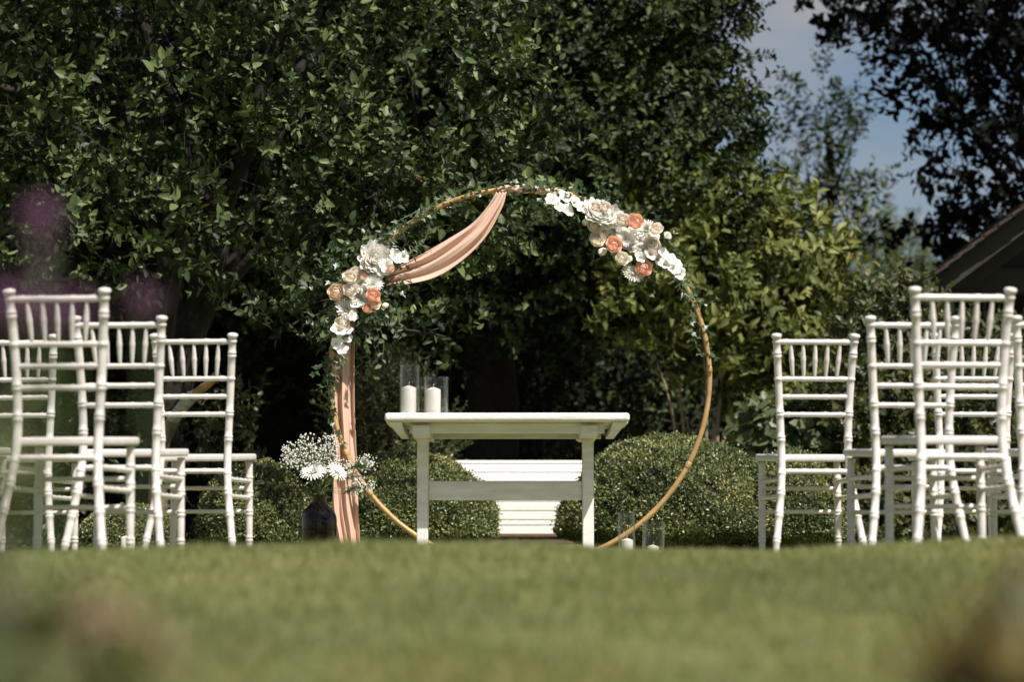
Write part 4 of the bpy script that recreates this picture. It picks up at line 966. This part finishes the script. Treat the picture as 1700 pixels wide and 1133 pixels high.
# ------------------------------------------------------------------ bottle with daisies and gypsophila
def bottle():
    d = 11.35; s = FPX / d; p = at(529, 905, d); p.z = gz(p.x, d); H = at(529, 822, d).z - p.z; r = 30 / s
    o = MB(); q = H
    outer = [(0, .0), (r * .92, .0), (r, .012), (r, q * .62), (r * .97, q * .68), (r * .86, q * .76), (r * .6, q * .83), (r * .42, q * .87), (r * .38, q * .91), (r * .42, q * .955), (r * .47, q * .965), (r * .47, q * .985), (r * .43, q)]
    inner = [(max(0, a - .004), max(.006, z)) for a, z in outer[::-1]]
    o.lathe(outer + inner, 40)
    o.build('glass_bottle', M_darkglass, None, p, smooth=True, label='dark glass demijohn bottle holding daisies by the drape', cat='bottle')
    rng = random.Random(8)
    b0 = p + Vector((0, 0, H * .5))
    for x, y, rr, f, lab in ((520, 786, 20, (-.1, -.55, .8), 'open white daisy facing out of the dark bottle'), (559, 785, 17, (.5, -.5, .6), 'white daisy turned aside towards the blush drape')):
        top = at(x, y, d - .13); root = empty('daisy_stem', p + Vector((rng.uniform(-.02, .02), 0, .02)), label=lab, cat='flower', group='daisies in the bottle')
        fl = flower('daisy', 'white', top, rr / s, f, root, rng, 0 if x < 540 else 1); fl.name = 'bloom'
        m = MB(); n = p + Vector((rng.uniform(-.008, .008), 0, H)); m.tube([v - root.location for v in curve_pts([root.location, n, n.lerp(top, .6) + Vector((0, 0, .01)), top - Vector(f).normalized() * .005], 6)], .0025, 6); m.build('stem', M_stem, root, smooth=True)
    # gypsophila
    root = empty('gypsophila_spray', p + Vector((0, 0, .03)), label='airy spray of tiny white gypsophila in the bottle', cat='flowers'); b = root.location.copy()
    nr = np.random.default_rng(5); st = MB(); T = []
    neck = p + Vector((0, 0, H))
    heads = [(490, 752, 20), (515, 742, 22), (545, 738, 18), (500, 768, 24), (530, 760, 24), (480, 765, 14), (556, 770, 16), (575, 778, 14), (590, 790, 14), (612, 770, 15), (603, 768, 12), (545, 752, 14), (540, 778, 18), (615, 808, 10), (520, 775, 18), (598, 805, 12), (475, 745, 8), (585, 815, 10)]
    for hx, hy, hr in heads:
        dd = d + nr.normal(0, .05) - .02; c = at(hx, hy, dd)
        mid = neck.lerp(c, .6) + Vector(nr.normal(0, .012, 3)); st.tube([v - b for v in curve_pts([p + Vector((0, 0, .05)), neck + Vector(nr.normal(0, .006, 3)), mid], 5)], .0011, 4)
        for _ in range(int(hr * 4.6)):
            v = nr.normal(0, 1, 3); v /= np.linalg.norm(v); q = c + Vector(v) * (hr / s) * float(nr.random() ** .5) * 1.15
            T.append(tuple(q - b)); st.tube([mid.lerp(c, float(nr.random()) * .7) - b, q - b], .0005, 3, False)
    ico = np.array([(0, 0, 1), (.9, 0, .3), (.28, .85, .3), (-.73, .53, .3), (-.73, -.53, .3), (.28, -.85, .3), (0, 0, -.8)]); icf = np.array([(0, 1, 2), (0, 2, 3), (0, 3, 4), (0, 4, 5), (0, 5, 1), (6, 2, 1), (6, 3, 2), (6, 4, 3), (6, 5, 4), (6, 1, 5)])
    T = np.array(T); V, F = instance(ico, icf, rot_from(nr.normal(0, 1, (len(T), 3)), nr.normal(0, 1, (len(T), 3))), T, .003 + .0032 * nr.random(len(T)))
    obj('blossoms', tri_mesh('blossoms', V, F, np.repeat(nr.random(len(T)), 7), False), F_white, root, kind='stuff'); st.build('stems', M_stem, root)
bottle()

# ------------------------------------------------------------------ flowers close to the lens
F_purple = petal_mat('purple_petal', (.24, .09, .25), (.48, .27, .46))
F_rust = petal_mat('rust_petal', (.26, .14, .05), (.42, .25, .10))
F_beige = petal_mat('dusky_pink_petal', (.48, .30, .22), (.66, .46, .36))
def near_plant(name, base, heads, m_pet, label, seed, leafy=8, leaf_len=.05, cat='flower', lm=None):
    rng = np.random.default_rng(seed); bx, by = base; b = Vector((bx, by, gz(bx, by)))
    root = empty(name, b, label=label, cat=cat); st = MB(); T, X, Z, S = [], [], [], []
    for (x, y, d, r) in heads:
        top = at(x, y, d); a = b + Vector(rng.normal(0, .01, 3)) * Vector((1, 1, 0)).length; a.z = b.z - .01
        P = curve_pts([a, a.lerp(top, .5) + Vector((rng.normal(0, .008), rng.normal(0, .008), .02)), top], 8); st.tube([q - b for q in P], .0011, 5)
        pb = PB(); pr = random.Random(int(seed * 100 + x))
        for k in range(34):
            v = rng.normal(0, 1, 3); v /= np.linalg.norm(v); c = v * r * rng.random() ** .4
            for i in range(4):
                aa = pr.random() * 6.28; l = r * .30
                e = Vector((math.cos(aa), math.sin(aa), .5 * pr.uniform(-1, 1))) * l; sd = Vector((-math.sin(aa), math.cos(aa), .3)) * l * .4
                cc = Vector(c); n0 = pb.n
                pb.V += [tuple(cc), tuple(cc + e * .6 + sd), tuple(cc + e), tuple(cc + e * .6 - sd)]; pb.F += [(n0, n0 + 1, n0 + 2), (n0, n0 + 2, n0 + 3)]; pb.Rr += [.2, .7, 1, .7]; pb.n += 4
        o = obj('flower_head', pb.mesh('flower_head'), m_pet, root, top - b)
        for _ in range(leafy):
            q = P[int(rng.integers(2, len(P) - 3))]; T.append(tuple(q - b)); X.append(rng.normal(0, 1, 3) + [0, 0, .3]); Z.append(rng.normal(0, .5, 3) + [0, 0, 1]); S.append(leaf_len * (.5 + rng.random()))
    st.build('stems', M_stem, root, smooth=True)
    if T:
        V, F = instance(long_leaf[0], long_leaf[1], rot_from(np.array(X), np.array(Z)), np.array(T), np.array(S)); obj('leaves', tri_mesh('leaves', V, F, np.repeat(rng.random(len(T)), len(long_leaf[0]))), lm or L_border, root)
    return root
near_plant('purple_flower', (-.31, 1.6), [(72, 365, 1.6, .0145), (68, 425, 1.6, .009), (10, 505, 1.58, .017), (75, 510, 1.6, .017), (135, 508, 1.6, .011)], F_purple, 'tall blurred purple flower closest to the lens over the chairs', 81, 5, .03)
near_plant('purple_flower', (-.25, 1.65), [(243, 500, 1.65, .012)], F_purple, 'smaller dim purple bloom above the middle bottle-side chair', 82, 2, .02)
near_plant('low_flower', (-.225, 1.35), [(170, 1025, 1.35, .018), (110, 1030, 1.38, .016), (225, 1045, 1.36, .014), (60, 1085, 1.4, .016), (20, 1000, 1.38, .01), (270, 1090, 1.36, .012)], F_beige, 'blurred dusky pink flowers low in the grass', 83, 14, .05)
near_plant('leafy_border_plant', (-.27, 1.3), [(-25, 800, 1.35, .004), (-10, 700, 1.32, .004), (-30, 640, 1.3, .005), (10, 930, 1.35, .004), (0, 1000, 1.3, .006)], F_purple, 'blurred green leafy stems along the frame edge by the chairs', 84, 12, .055)
near_plant('low_flower', (.265, 1.35), [(1610, 1075, 1.35, .017), (1650, 1010, 1.35, .013), (1690, 940, 1.36, .012), (1560, 1105, 1.35, .014), (1690, 1090, 1.32, .018), (1490, 1110, 1.36, .010), (1590, 1000, 1.38, .009), (1540, 1040, 1.38, .010)], F_rust, 'blurred rusty orange flowers low in the grass under the candle-side chairs', 85, 16, .05)
near_plant('low_flower', (.05, 1.3), [(600, 1125, 1.3, .010), (720, 1130, 1.3, .010), (850, 1128, 1.3, .009), (1000, 1130, 1.32, .008), (400, 1125, 1.3, .008)], F_rust, 'blurred brownish flower stalks at the bottom of the lawn', 86, 8, .035)
